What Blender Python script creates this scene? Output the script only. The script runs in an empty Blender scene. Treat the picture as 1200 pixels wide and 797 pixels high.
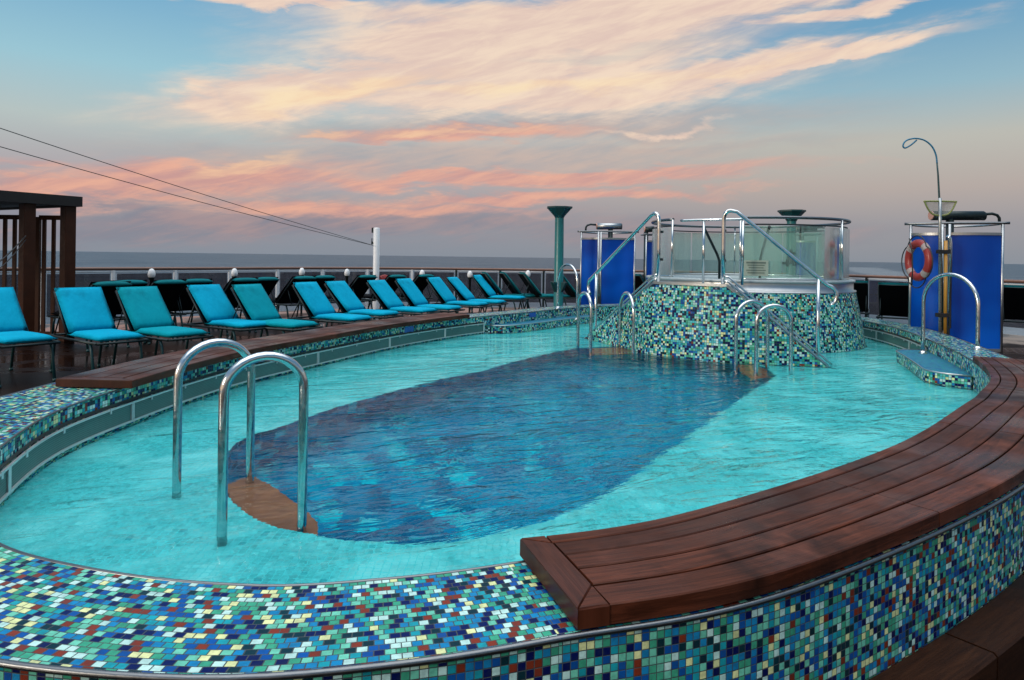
import bpy, bmesh, math, random
from mathutils import Vector, Matrix
from mathutils.geometry import tessellate_polygon
random.seed(7)
PI = math.pi
SC = bpy.context.scene
COL = SC.collection
R = math.radians

# ------------------------------------------------------------------ camera numbers
CAMZ = 1.25            # metres above the upper deck (z = 0)
F = 800.0              # focal length in photo pixels (1200 wide)
CX, HY = 600.0, 301.3  # principal column and horizon row of the photo
ROLL = 0.0135

def P(px, py, h):
    """world point h metres below the eye seen at photo pixel px, py"""
    dx, dy = px - CX, py - HY
    u = dx * math.cos(ROLL) + dy * math.sin(ROLL)
    v = -dx * math.sin(ROLL) + dy * math.cos(ROLL)
    d = F * h / v
    return Vector((u / F * d, d, CAMZ - h))

def XY(px, d, z=0.0):
    return Vector(((px - CX) / F * d, d, z))

def lin(r, g, b):
    f = lambda c: (c / 255 / 12.92) if c / 255 <= .04045 else ((c / 255 + .055) / 1.055) ** 2.4
    return (f(r), f(g), f(b))

# ------------------------------------------------------------------ node helpers
class T:
    tree = None
def nd(kind, **kw):
    n = T.tree.nodes.new(kind)
    for k, v in kw.items():
        setattr(n, k, v)
    return n
def lk(a, b):
    T.tree.links.new(a, b)
def put(sock, v):
    if isinstance(v, N): lk(v.s, sock)
    elif isinstance(v, bpy.types.NodeSocket): lk(v, sock)
    else:
        if hasattr(sock.default_value, '__len__') and len(sock.default_value) == 4 and len(v) == 3:
            v = (*v, 1)
        sock.default_value = v
def M(op, *a):
    n = nd('ShaderNodeMath', operation=op)
    for i, x in enumerate(a): put(n.inputs[i], x)
    return N(n.outputs[0])
class N:
    def __init__(s, sock): s.s = sock
    def __add__(s, o): return M('ADD', s, o)
    __radd__ = __add__
    def __sub__(s, o): return M('SUBTRACT', s, o)
    def __rsub__(s, o): return M('SUBTRACT', o, s)
    def __mul__(s, o): return M('MULTIPLY', s, o)
    __rmul__ = __mul__
    def __truediv__(s, o): return M('DIVIDE', s, o)
def sstep(x, a, b, lo=0.0, hi=1.0, smooth=True):
    n = nd('ShaderNodeMapRange', interpolation_type='SMOOTHSTEP' if smooth else 'LINEAR')
    put(n.inputs['Value'], x); put(n.inputs['From Min'], a); put(n.inputs['From Max'], b)
    put(n.inputs['To Min'], lo); put(n.inputs['To Max'], hi)
    return N(n.outputs['Result'])
def mixc(f, a, b, mode='MIX'):
    n = nd('ShaderNodeMix', data_type='RGBA', blend_type=mode)
    put(n.inputs[0], f); put(n.inputs[6], a); put(n.inputs[7], b)
    return N(n.outputs[2])
def vec(x, y, z):
    n = nd('ShaderNodeCombineXYZ')
    put(n.inputs[0], x); put(n.inputs[1], y); put(n.inputs[2], z)
    return N(n.outputs[0])
def sep(v):
    n = nd('ShaderNodeSeparateXYZ'); put(n.inputs[0], v)
    return [N(o) for o in n.outputs]
def noise(v, scale, detail=4, rough=.55, dist=0.0, col=False):
    n = nd('ShaderNodeTexNoise', noise_dimensions='3D')
    put(n.inputs['Vector'], v); put(n.inputs['Scale'], scale); put(n.inputs['Detail'], detail)
    put(n.inputs['Roughness'], rough); put(n.inputs['Distortion'], dist)
    return N(n.outputs['Color' if col else 'Fac'])
def white(v, col=False):
    n = nd('ShaderNodeTexWhiteNoise', noise_dimensions='3D')
    put(n.inputs['Vector'], v)
    return N(n.outputs['Color' if col else 'Value'])
def ramp(f, stops, mode='LINEAR'):
    n = nd('ShaderNodeValToRGB'); r = n.color_ramp; r.interpolation = mode
    while len(r.elements) < len(stops): r.elements.new(.5)
    for e, (p, c) in zip(r.elements, stops):
        e.position = p; e.color = (*c, 1)
    put(n.inputs[0], f)
    return N(n.outputs[0])
def bump(h, strength, dist, normal=None):
    n = nd('ShaderNodeBump'); put(n.inputs['Height'], h)
    n.inputs['Strength'].default_value = strength; n.inputs['Distance'].default_value = dist
    if normal is not None: put(n.inputs['Normal'], normal)
    return N(n.outputs[0])
def objco():
    return N(nd('ShaderNodeTexCoord').outputs['Object'])
def uvco():
    return N(nd('ShaderNodeTexCoord').outputs['UV'])
def vscale(v, x, y, z):
    n = nd('ShaderNodeVectorMath', operation='MULTIPLY'); put(n.inputs[0], v); n.inputs[1].default_value = (x, y, z)
    return N(n.outputs[0])
def newmat(name):
    m = bpy.data.materials.new(name); m.use_nodes = True
    T.tree = m.node_tree; T.tree.nodes.clear()
    m['out'] = 0
    return m
def out(sh):
    o = nd('ShaderNodeOutputMaterial'); put(o.inputs['Surface'], sh)
def pbsdf(**kw):
    n = nd('ShaderNodeBsdfPrincipled')
    for k, v in kw.items():
        put(n.inputs[k.replace('_', ' ')], v)
    return n.outputs[0]

MAT = {}
def plain(name, col, rough=.5, metal=0.0, var=.12, scale=6, bmp=0.0, bscale=60, coat=0.0, rv=.1, spec=.5):
    m = newmat(name)
    co = objco()
    n1 = noise(co, scale, 5)
    c = mixc(n1, tuple(x * (1 - var) for x in col), tuple(min(1, x * (1 + var)) for x in col))
    rg = sstep(noise(co, scale * 2.3, 4), .3, .7, max(.02, rough - rv * .5), rough + rv * .5)
    kw = dict(Base_Color=c, Roughness=rg, Metallic=metal, Specular_IOR_Level=spec)
    if bmp: kw['Normal'] = bump(noise(co, bscale, 3), bmp, .004)
    if coat: kw['Coat_Weight'] = coat
    out(pbsdf(**kw)); MAT[name] = m
    return m

plain('steel', (.56, .59, .60), .17, 1.0, .14, 14, .07, 40, rv=.2)
plain('brushed steel', (.40, .42, .43), .34, 1.0, .08, 20, .12, 90)
plain('dark metal', (.018, .03, .032), .42, .6, .2)
plain('black cloth', (.004, .0045, .006), .8, 0, .3, 20, .2, 160, spec=.06)
plain('pale steel', (.62, .64, .65), .4, .7, .1, 30, .1, 80)
plain('black rubber', (.012, .012, .013), .5, 0, .3, 20)
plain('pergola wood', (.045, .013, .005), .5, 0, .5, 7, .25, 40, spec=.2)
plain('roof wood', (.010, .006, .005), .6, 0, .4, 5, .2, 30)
plain('dark steel', (.16, .17, .18), .34, 1.0, .1, 20, .1, 60)
plain('teal paint', (.004, .13, .135), .34, 0, .15, 5, .05, 40)
plain('teal dark paint', (.006, .045, .05), .4, 0, .2, 5)
plain('white paint', (.72, .73, .74), .38, 0, .08, 10, .05, 60)
plain('tub white', (.30, .36, .38), .25, 0, .05, 4)
plain('red vinyl', (.27, .026, .022), .38, 0, .18, 12, .1, 60)
plain('white band', (.33, .27, .26), .5, 0, .1, 20)
plain('yellow pole', (.45, .23, .035), .35, 0, .12, 10)
plain('grey pole', (.34, .37, .38), .3, .7, .1, 10)
plain('lime rim', (.20, .23, .07), .45, 0, .15, 10)
plain('blue hose', (.02, .16, .28), .35, 0, .2, 10)
plain('plaque blue', (.012, .09, .42), .3, 0, .15, 30)
plain('sign board', (.30, .36, .30), .45, 0, .1, 20)
plain('sign ink', (.10, .14, .12), .6, 0, .1, 20)
plain('hull white', (.6, .61, .62), .45, 0, .1, 2)
plain('brass cap', (.6, .33, .26), .35, .4, .1, 10)

def cloth(name, col):
    m = newmat(name); co = objco()
    oi = nd('ShaderNodeObjectInfo')
    seed = N(oi.outputs['Random'])
    n1 = noise(vec(*[c + seed * 9 for c in sep(co)]), 4.5, 5)
    c = mixc(n1, tuple(x * .78 for x in col), tuple(min(1, x * 1.15) for x in col))
    c = mixc(sstep(noise(co, 2.2, 4, .6, .6), .56, .72), c, tuple(x * .7 for x in col))
    weave = noise(vscale(co, 1, 1, 1), 260, 2)
    wr = noise(vscale(co, 3, 9, 5), 1.6, 3)
    out(pbsdf(Base_Color=c, Roughness=.72, Normal=bump(weave, .25, .003, bump(wr, .45, .03)), Specular_IOR_Level=.04))
    MAT[name] = m
cloth('blue cloth', (.001, .31, .485))
cloth('green cloth', (.001, .25, .32))
cloth('dim teal cloth', (.006, .14, .16))

def wood_boards(name, ca, cb, wet, r0, r1, spec):
    m = newmat(name); uv = uvco(); u, v, _ = sep(uv)
    at = nd('ShaderNodeAttribute', attribute_name='rnd'); rnd = N(at.outputs['Fac'])
    g = noise(vec(u * 3.2 + M('SINE', v * 30 + rnd * 9) * .3, v * 42, rnd * 40), 1, 7, .66, 1.1)
    fine = noise(vec(u * 8, v * 190, rnd * 17), 1, 4, .6)
    c = mixc(sstep(g, .3, .72), ca, cb)
    c = mixc(sstep(fine, .35, .75) * .45, c, tuple(x * .45 for x in ca))
    c = mixc(rnd * .7, c, tuple(x * .6 for x in ca))
    pos = N(nd('ShaderNodeNewGeometry').outputs['Position'])
    st = sstep(noise(pos, 1.7, 5, .6, .5), .5, .68)
    c = mixc(st * wet, c, tuple(x * .28 for x in ca))
    pale = sstep(noise(pos, 2.9, 4, .55, .3), .56, .75)
    c = mixc(pale * .5, c, tuple(min(1, x * 1.5 + .012) for x in cb))
    rg = sstep(noise(pos, 2.3, 4), .35, .65, r0, r1)
    out(pbsdf(Base_Color=c, Roughness=rg, Specular_IOR_Level=spec, Normal=bump(g * .6 + fine * .6, .3, .004)))
    MAT[name] = m
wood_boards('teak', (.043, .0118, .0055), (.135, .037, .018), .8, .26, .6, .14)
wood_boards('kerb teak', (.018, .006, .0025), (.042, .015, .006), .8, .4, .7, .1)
wood_boards('end teak', (.044, .0115, .0055), (.105, .028, .0135), .7, .32, .6, .2)

def deck_mat(name, wet):
    m = newmat(name)
    pos = N(nd('ShaderNodeNewGeometry').outputs['Position']); x, y, z = sep(pos)
    ca, sa = math.cos(R(-28)), math.sin(R(-28))
    a = x * ca + y * sa; b = y * ca - x * sa
    k = M('FLOOR', a / .09); f = M('FRACT', a / .09)
    seam = M('MULTIPLY', sstep(f, .0, .06), sstep(f, 1.0, .94))
    rnd = white(vec(k, 3.0, 0.0))
    g = noise(vec(a * 40, b * 2.5, rnd * 30), 1, 5, .6, .5)
    c = mixc(g, (.006, .0024, .0016), (.016, .006, .004))
    c = mixc(rnd * .5, c, (.010, .005, .004))
    c = mixc(1 - seam, c, (.006, .005, .005))
    pud = sstep(noise(pos, .8, 4, .6, .4), .42, .6)
    rg = sstep(pud, 0, 1, .34, .06) + g * .06
    out(pbsdf(Base_Color=mixc(pud * .55, c, (.007, .004, .003)), Roughness=rg,
              Normal=bump(seam * .8 + g * .3, .25, .004), Coat_Weight=pud * .16 * wet, Coat_Roughness=.05, Specular_IOR_Level=.06 + .1 * wet))
    MAT[name] = m
deck_mat('wet deck', 1.0); deck_mat('dark deck', 0.0)

NAVY, INK, MID, SKYB, CYAN, MINT, PALE, CREAM, RUST = ((.003, .008, .085), (.004, .030, .042), (.005, .085, .34), (.010, .22, .46),
    (.012, .33, .40), (.05, .36, .22), (.52, .78, .72), (.74, .78, .38), (.22, .034, .014))
def mosaic(name, weights, tile, brick, grout=(.05, .065, .07), tint=None, glint=.05, rough=.12, spec=.13):
    m = newmat(name); u, v, _ = sep(uvco())
    r = M('FLOOR', v / tile)
    us = u / tile
    if brick: us = us + M('MULTIPLY', M('MODULO', M('ABSOLUTE', r), 2.0), .5)
    c = M('FLOOR', us)
    fu, fv = us - c, v / tile - r
    w1 = white(vec(c, r, 1.7))
    w2 = white(vec(M('FLOOR', c / 2.0), r, 5.1))
    w3 = white(vec(c, M('FLOOR', r / 2.0), 9.4))
    pick = white(vec(c, r, 22.3))
    w = M('MULTIPLY', w1, M('LESS_THAN', pick, .62)) + M('MULTIPLY', w2, M('MULTIPLY', M('GREATER_THAN', pick, .62), M('LESS_THAN', pick, .84))) \
        + M('MULTIPLY', w3, M('GREATER_THAN', pick, .84))
    tot = sum(k for k, _ in weights); acc = 0; stops = []
    for k, cc in weights:
        stops.append((acc / tot, cc)); acc += k
    base = ramp(w, stops, 'CONSTANT')
    sh = white(vec(c, r, 40.0))
    base = mixc(sh * .5, base, mixc(1.0, base, (.55, .6, .62), 'MULTIPLY'))
    blot = noise(vec(us, v / tile, sh * 50), 1.3, 3)
    base = mixc(sstep(blot, .35, .75) * .3, base, (.02, .03, .04))
    gw = .055
    g = M('MINIMUM', M('MULTIPLY', sstep(fu, gw * .5, gw * 1.5), sstep(fu, 1 - gw * .5, 1 - gw * 1.5)),
          M('MULTIPLY', sstep(fv, gw * .5, gw * 1.5), sstep(fv, 1 - gw * .5, 1 - gw * 1.5)))
    if tint: base = mixc(tint[0], base, tint[1])
    if name == 'shallow mosaic':
        pz = N(nd('ShaderNodeNewGeometry').outputs['Position'])
        base = mixc(sstep(noise(pz, 1.6, 5, .6, .6), .42, .68), base, (.24, .87, .87))
        base = mixc(sstep(noise(pz, 2.6, 4, .6, .3), .58, .72) * .5, base, (.03, .50, .56))
    dirt = noise(N(nd('ShaderNodeNewGeometry').outputs['Position']), 3.0, 4)
    col = mixc(g, mixc(dirt, tuple(x * .6 for x in grout), tuple(x * 1.5 for x in grout)), base)
    rv = white(vec(c, r, 71.0), col=True)
    vs = nd('ShaderNodeVectorMath', operation='SUBTRACT'); put(vs.inputs[0], rv); vs.inputs[1].default_value = (.5, .5, .5)
    vm = nd('ShaderNodeVectorMath', operation='SCALE'); put(vm.inputs[0], vs.outputs[0]); vm.inputs[3].default_value = glint
    va = nd('ShaderNodeVectorMath', operation='ADD'); put(va.inputs[0], nd('ShaderNodeNewGeometry').outputs['Normal']); put(va.inputs[1], vm.outputs[0])
    vn = nd('ShaderNodeVectorMath', operation='NORMALIZE'); put(vn.inputs[0], va.outputs[0])
    nm = bump(g, .5, .002, N(vn.outputs[0]))
    out(pbsdf(Base_Color=col, Roughness=sstep(g, 0, 1, .7, rough) + sh * .1, Specular_IOR_Level=spec, Normal=nm))
    MAT[name] = m
LMINT = (.16, .58, .42)
near_w = [(12, NAVY), (6, INK), (11, MID), (14, SKYB), (10, CYAN), (16, MINT), (11, LMINT), (12, PALE), (7, CREAM), (6, RUST)]
LAQUA = (.10, .55, .58)
far_w = [(14, NAVY), (8, INK), (6, MID), (5, SKYB), (10, CYAN), (9, LAQUA), (10, MINT), (15, LMINT), (17, PALE), (6, CREAM), (3, RUST)]
mosaic('coping mosaic', near_w, .0215, True)
mosaic('wall mosaic', near_w, .0208, False)
mosaic('inner mosaic', far_w, .025, False)
mosaic('spa mosaic', far_w, .0265, False, grout=(.03, .05, .05), glint=.12)
mosaic('blue mosaic', [(12, MID), (14, SKYB), (10, CYAN), (5, NAVY), (4, MINT)], .027, True)
mosaic('seat mosaic', [(12, CYAN), (10, SKYB), (6, MID)], .027, True, tint=(.5, (.004, .13, .19)), rough=.45, spec=.15)
mosaic('basin mosaic', [(9, (.0, .105, .27)), (12, (.0, .26, .51)), (9, (.001, .45, .70)), (5, (.002, .78, .92))], .12, False, grout=(.002, .24, .38), tint=(.12, (.0, .30, .45)))
mosaic('shallow mosaic', [(10, (.09, .71, .73)), (10, (.105, .76, .785)), (10, (.125, .80, .82)), (1, (.05, .55, .60))], .03, False, grout=(.08, .68, .70))

def panel_mat():
    m = newmat('perforated teal'); u, v, _ = sep(uvco())
    fu = M('FRACT', u / .012) - .5; fv = M('FRACT', v / .012) - .5
    d = M('SQRT', fu * fu + fv * fv)
    hole = sstep(d, .26, .34)
    n1 = noise(vec(u * 3, v * 12, 0.0), 1, 4)
    c = mixc(hole, (.012, .03, .032), mixc(n1, (.045, .14, .135), (.075, .20, .185)))
    out(pbsdf(Base_Color=c, Roughness=.5, Normal=bump(hole, .4, .002))); MAT['perforated teal'] = m
panel_mat()

def blue_panel():
    m = newmat('blue panel'); co = objco()
    n1 = noise(co, .9, 2)
    c = mixc(sstep(n1, .35, .65), (.001, .085, .50), (.003, .19, .78))
    tr = nd('ShaderNodeBsdfTranslucent'); put(tr.inputs[0], c)
    b = pbsdf(Base_Color=c, Roughness=.22, Normal=bump(noise(co, 5, 3), .04, .02))
    mx = nd('ShaderNodeMixShader'); mx.inputs[0].default_value = .5
    lk(b, mx.inputs[1]); lk(tr.outputs[0], mx.inputs[2]); out(mx.outputs[0]); MAT['blue panel'] = m
blue_panel()

def glass(name, tint, rough=.0, extra=0.0, veil=(.5, .6, .6), ior=1.5):
    m = newmat(name)
    t = nd('ShaderNodeBsdfTransparent'); put(t.inputs[0], tint)
    g = nd('ShaderNodeBsdfGlossy'); g.inputs['Roughness'].default_value = rough
    fr = nd('ShaderNodeFresnel'); fr.inputs[0].default_value = ior
    mx = nd('ShaderNodeMixShader'); lk(fr.outputs[0], mx.inputs[0]); lk(t.outputs[0], mx.inputs[1]); lk(g.outputs[0], mx.inputs[2])
    o = mx.outputs[0]
    if extra:
        d = nd('ShaderNodeBsdfDiffuse'); put(d.inputs[0], veil)
        n1 = noise(vscale(objco(), 6, 6, .8), 1.5, 4)
        m2 = nd('ShaderNodeMixShader'); put(m2.inputs[0], sstep(n1, .3, .75, extra * .4, extra * 1.5)); lk(o, m2.inputs[1]); lk(d.outputs[0], m2.inputs[2]); o = m2.outputs[0]
    out(o); MAT[name] = m
glass('spa glass', (.80, .92, .88), .16, .22, (.38, .52, .48), 1.3)  # pale diffuse veil puts a milky reflection into the pane colour
glass('rail glass', (.50, .48, .50), .02, .16, (.06, .05, .055))
glass('net mesh', (.8, .82, .8), .4, .35, (.3, .3, .28))

def water_mat():
    m = newmat('pool water'); pos = N(nd('ShaderNodeNewGeometry').outputs['Position'])
    x, y, z = sep(pos)
    ca, sa = math.cos(R(24)), math.sin(R(24))
    a = x * ca + y * sa; b = y * ca - x * sa
    p1 = vec(a * 2.0, b * 5.2, 0.0)
    w1 = noise(p1, 1.0, 3, .5, .9)
    w2 = noise(vec(a * 6.5, b * 13, 4.0), 1.0, 3, .55, .5)
    w3 = noise(vec(a * .7, b * 1.0, 8.0), 1.0, 2)
    w4 = noise(vec(x * 34, y * 34, 2.0), 1.0, 2)
    dx, dy = x - 1.2, (y - 5.6) * .55      # the jets stir the middle of the pool
    rr = M('SQRT', dx * dx + dy * dy)
    calm = sstep(w3, .38, .62, .6, 1.1) * sstep(rr, .8, 2.8, 1.65, .42)
    h = (w1 * 1.0 + w2 * .30 + w4 * .03) * calm
    nm = bump(h, 1.0, .05)
    rf = nd('ShaderNodeBsdfRefraction'); put(rf.inputs[0], (.92, .995, .995)); rf.inputs['Roughness'].default_value = 0; rf.inputs['IOR'].default_value = 1.33; lk(nm.s, rf.inputs['Normal'])
    gl = nd('ShaderNodeBsdfGlossy'); gl.inputs['Roughness'].default_value = .03; lk(nm.s, gl.inputs['Normal'])
    fr = nd('ShaderNodeFresnel'); fr.inputs[0].default_value = 1.14; lk(nm.s, fr.inputs['Normal'])
    mx = nd('ShaderNodeMixShader'); lk(fr.outputs[0], mx.inputs[0]); lk(rf.outputs[0], mx.inputs[1]); lk(gl.outputs[0], mx.inputs[2])
    out(mx.outputs[0]); MAT['pool water'] = m
water_mat()

def sea_mat():
    m = newmat('sea water'); pos = N(nd('ShaderNodeNewGeometry').outputs['Position']); x, y, z = sep(pos)
    w = noise(vec(x * .05, y * .09, 0.0), 1, 8, .62, .4)
    w2 = noise(vec(x * .006, y * .012, 3.0), 1, 5, .6)
    nm = bump(w + w2 * 2.0, 1.0, 3.0)
    c = mixc(sstep(w2, .35, .65), (.050, .070, .092), (.082, .102, .124))
    out(pbsdf(Base_Color=c, Roughness=.5, Normal=nm, IOR=1.33, Specular_IOR_Level=.12)); MAT['sea water'] = m
    m = newmat('wake foam'); pos = N(nd('ShaderNodeNewGeometry').outputs['Position']); x, y, z = sep(pos)
    u, v, _ = sep(uvco())
    edge = M('MULTIPLY', sstep(v, 0, .4), sstep(v, 1, .6))
    n1 = noise(vec(x * .03, y * .02, 0.0), 1, 7, .65, .6)
    f = sstep(n1 + edge * .35, .55, .85)
    t = nd('ShaderNodeBsdfTransparent'); d = nd('ShaderNodeBsdfDiffuse'); put(d.inputs[0], (.62, .66, .68))
    mx = nd('ShaderNodeMixShader'); put(mx.inputs[0], f * .14); lk(t.outputs[0], mx.inputs[1]); lk(d.outputs[0], mx.inputs[2]); out(mx.outputs[0])
    MAT['wake foam'] = m
sea_mat()

# ------------------------------------------------------------------ mesh helpers
class MB:
    def __init__(s): s.v = []; s.f = []; s.uv = []; s.rn = []; s.sm = []
    def face(s, pts, uv=None, rnd=0.0, smooth=False):
        i = len(s.v); s.v += [tuple(p) for p in pts]
        s.f.append(list(range(i, i + len(pts)))); s.uv.append(uv); s.rn.append(rnd); s.sm.append(smooth)
    def grid(s, rows, uvs=None, rnd=0.0, smooth=True, closed=False, flip=False):
        """rows of points, shared vertices"""
        i0 = len(s.v); n = len(rows[0])
        for r in rows: s.v += [tuple(p) for p in r]
        for a in range(len(rows) - 1):
            for b in range(n if closed else n - 1):
                c = (b + 1) % n
                q = [i0 + a * n + b, i0 + a * n + c, i0 + (a + 1) * n + c, i0 + (a + 1) * n + b]
                w = None
                if uvs: w = [uvs[a][b], uvs[a][c if not closed or c else b], uvs[a + 1][c if not closed or c else b], uvs[a + 1][b]]
                if flip: q.reverse(); w = w[::-1] if w else None
                s.f.append(q); s.uv.append(w); s.rn.append(rnd); s.sm.append(smooth)
    def box(s, c, d, rz=0.0, rnd=0.0, mat=None):
        x, y, z = (k / 2 for k in d)
        mt = mat or (Matrix.Translation(Vector(c)) @ Matrix.Rotation(rz, 4, 'Z'))
        p = [mt @ Vector(q) for q in ((-x, -y, -z), (x, -y, -z), (x, y, -z), (-x, y, -z), (-x, -y, z), (x, -y, z), (x, y, z), (-x, y, z))]
        for q in ((3, 2, 1, 0), (4, 5, 6, 7), (0, 1, 5, 4), (1, 2, 6, 5), (2, 3, 7, 6), (3, 0, 4, 7)):
            s.face([p[k] for k in q], None, rnd)
        return s
    def bar(s, a, b, w, t, up=(0, 0, 1)):
        a, b = Vector(a), Vector(b); d = (b - a); L = d.length; d.normalize()
        sd = d.cross(Vector(up))
        if sd.length < 1e-4: sd = d.cross(Vector((1, 0, 0)))
        sd.normalize(); u = sd.cross(d)
        mt = Matrix(((d.x, sd.x, u.x, 0), (d.y, sd.y, u.y, 0), (d.z, sd.z, u.z, 0), (0, 0, 0, 1)))
        return s.box(None, (L, w, t), mat=Matrix.Translation((a + b) / 2) @ mt)
    def tube(s, pts, r, n=10, closed=False, caps=True):
        pts = [Vector(p) for p in pts]; m = len(pts); rows = []
        rs = r if isinstance(r, (list, tuple)) else [r] * m
        t0 = None; nrm = None
        for i, p in enumerate(pts):
            if closed: t = pts[(i + 1) % m] - pts[i - 1]
            else: t = pts[min(i + 1, m - 1)] - pts[max(i - 1, 0)]
            t.normalize()
            if nrm is None:
                nrm = t.cross(Vector((0, 0, 1)))
                if nrm.length < .1: nrm = t.cross(Vector((1, 0, 0)))
                nrm.normalize()
            else:
                ax = t0.cross(t)
                if ax.length > 1e-7: nrm = Matrix.Rotation(t0.angle(t), 3, ax) @ nrm
                nrm = (nrm - t * nrm.dot(t)).normalized()
            t0 = t.copy(); bn = t.cross(nrm)
            rows.append([p + (nrm * math.cos(k * 2 * PI / n) + bn * math.sin(k * 2 * PI / n)) * rs[i] for k in range(n)])
        if closed: rows.append(rows[0])
        s.grid(rows, closed=True)
        if caps and not closed:
            s.face(rows[0][::-1]); s.face(rows[-1])
        return s
    def lathe(s, prof, c=(0, 0, 0), n=32, smooth=True, a0=0, a1=2 * PI, uvr=None):
        c = Vector(c); full = abs(a1 - a0) > 2 * PI - 1e-4
        k = n if full else n + 1; rows = []; uvs = []
        L = 0
        for j, (r, z) in enumerate(prof):
            if j: L += math.hypot(r - prof[j - 1][0], z - prof[j - 1][1])
            rows.append([c + Vector((r * math.cos(a0 + (a1 - a0) * i / n), r * math.sin(a0 + (a1 - a0) * i / n), z)) for i in range(k)])
            uvs.append([((a0 + (a1 - a0) * i / n) * (uvr or 1), L) for i in range(k)])
        if full:
            for q in range(len(rows)):
                rows[q].append(rows[q][0]); uvs[q].append(((a1) * (uvr or 1), uvs[q][0][1]))
        s.grid(rows, uvs, smooth=smooth)
        return s
    def poly(s, outline, z=0.0, holes=(), uvf=lambda p: (p.x, p.y), flip=False):
        pls = [[Vector((p[0], p[1], z)) for p in outline]] + [[Vector((p[0], p[1], z)) for p in h] for h in holes]
        tris = tessellate_polygon(pls); flat = [p for q in pls for p in q]
        for t in tris:
            a, b, c = (flat[i] for i in t)
            if (b - a).cross(c - a).z < 0: b, c = c, b
            if flip: b, c = c, b
            s.face([a, b, c], [uvf(a), uvf(b), uvf(c)])
        return s
    def build(s, name, mat, parent=None, bevel=0.0, merge=True):
        me = bpy.data.meshes.new(name); me.from_pydata(s.v, [], s.f)
        uvl = me.uv_layers.new(name='UVMap'); li = 0
        at = me.attributes.new('rnd', 'FLOAT', 'FACE')
        for fi, f in enumerate(s.f):
            at.data[fi].value = s.rn[fi]
            for k in range(len(f)):
                if s.uv[fi]: uvl.data[li].uv = s.uv[fi][k]
                else:
                    p = s.v[f[k]]; uvl.data[li].uv = (p[0] + p[2] * .3, p[1] + p[2])
                li += 1
            me.polygons[fi].use_smooth = s.sm[fi]
        if merge:
            bm = bmesh.new(); bm.from_mesh(me); bmesh.ops.remove_doubles(bm, verts=bm.verts, dist=1e-5); bm.to_mesh(me); bm.free()
        me.materials.append(MAT[mat])
        o = bpy.data.objects.new(name, me); COL.objects.link(o)
        if parent: o.parent = parent
        if bevel:
            b = o.modifiers.new('bevel', 'BEVEL'); b.width = bevel; b.segments = 2; b.limit_method = 'ANGLE'; b.angle_limit = R(40)
        return o

def tag(o, label=None, cat=None, group=None, kind=None):
    if label: o['label'] = label
    if cat: o['category'] = cat
    if group: o['group'] = group
    if kind: o['kind'] = kind
    return o
def empty(name, loc=(0, 0, 0), rz=0.0):
    o = bpy.data.objects.new(name, None); COL.objects.link(o); o.location = loc; o.rotation_euler = (0, 0, rz); o.empty_display_size = .1
    return o
KIDS = {}
def copy_tree(o, parent=None):
    c = o.copy(); COL.objects.link(c)
    if parent: c.parent = parent
    for ch in list(o.children): copy_tree(ch, c)
    return c
def catmull(pts, per=12, closed=False):
    n = len(pts); res = []
    rng = range(n if closed else n - 1)
    for i in rng:
        g = lambda k: Vector(pts[k % n]) if closed else Vector(pts[max(0, min(n - 1, k))])
        a, b, c, d = g(i - 1), g(i), g(i + 1), g(i + 2)
        for j in range(per):
            t = j / per
            res.append(.5 * ((2 * b) + (c - a) * t + (2 * a - 5 * b + 4 * c - d) * t * t + (3 * b - a - 3 * c + d) * t ** 3))
    if not closed: res.append(Vector(pts[-1]))
    return res

# ------------------------------------------------------------------ pool outline
ZD = -.07               # upper deck level
ZC, ZW, ZF = .35, .095, .0      # coping top, water, shallow floor
inner_pts = [(0, 2.0), (-.35, 1.895), (-.69, 1.85), (-1.15, 1.925), (-1.62, 2.13), (-2.08, 2.6), (-2.38, 3.25), (-2.55, 3.85), (-2.56, 4.5), (-2.48, 5.4),
             (-2.33, 6.15), (-1.97, 7.2), (-1.5, 8.45), (-.9, 9.6), (-.4, 10.35), (.2, 11.1), (1.1, 12.3), (2.2, 13.1), (3.5, 13.3), (4.6, 12.6), (5.2, 11.6),
             (5.38, 10.5), (5.27, 9.3), (4.8, 7.7), (4.27, 6.3), (3.66, 5.16), (3.1, 4.46), (2.72, 4.05), (1.76, 3.1), (.62, 2.26)]
wid = [.40, .40, .40, .41, .43, .48, .52, .54, .55, .55, .54, .5, .45, .42, .4, .4, .4, .4, .4, .4, .4, .4, .38, .36, .38, .44, .46, .46, .46, .42]
_raw = catmull([(x, y, w) for (x, y), w in zip(inner_pts, wid)], 24, True)
# resample evenly
def resample(raw, n, closed=True):
    m = len(raw); L = [0]
    for i in range(m if closed else m - 1):
        L.append(L[-1] + (Vector(raw[(i + 1) % m][:2]) - Vector(raw[i][:2])).length)
    tot = L[-1]; res = []; k = 0
    for j in range(n):
        t = tot * j / (n if closed else n - 1)
        while k < len(L) - 2 and L[k + 1] < t: k += 1
        f = (t - L[k]) / max(1e-9, L[k + 1] - L[k]); res.append(Vector(raw[k]).lerp(Vector(raw[(k + 1) % m]), f))
    return res, tot
NS = 480
RING, RLEN = resample(_raw, NS)
def ring(i):
    """position, outward normal, width and arc length at ring index i (float allowed)"""
    k = math.floor(i); f = i - k
    p = RING[k % NS].lerp(RING[(k + 1) % NS], f)
    a, b = RING[(k - 3) % NS], RING[(k + 4) % NS]
    a2, b2 = RING[(k - 2) % NS], RING[(k + 5) % NS]
    t = ((b - a) * (1 - f) + (b2 - a2) * f); t.z = 0; t.normalize()
    return Vector((p.x, p.y, 0)), Vector((-t.y, t.x, 0)) * -1, p.z, i / NS * RLEN
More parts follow.
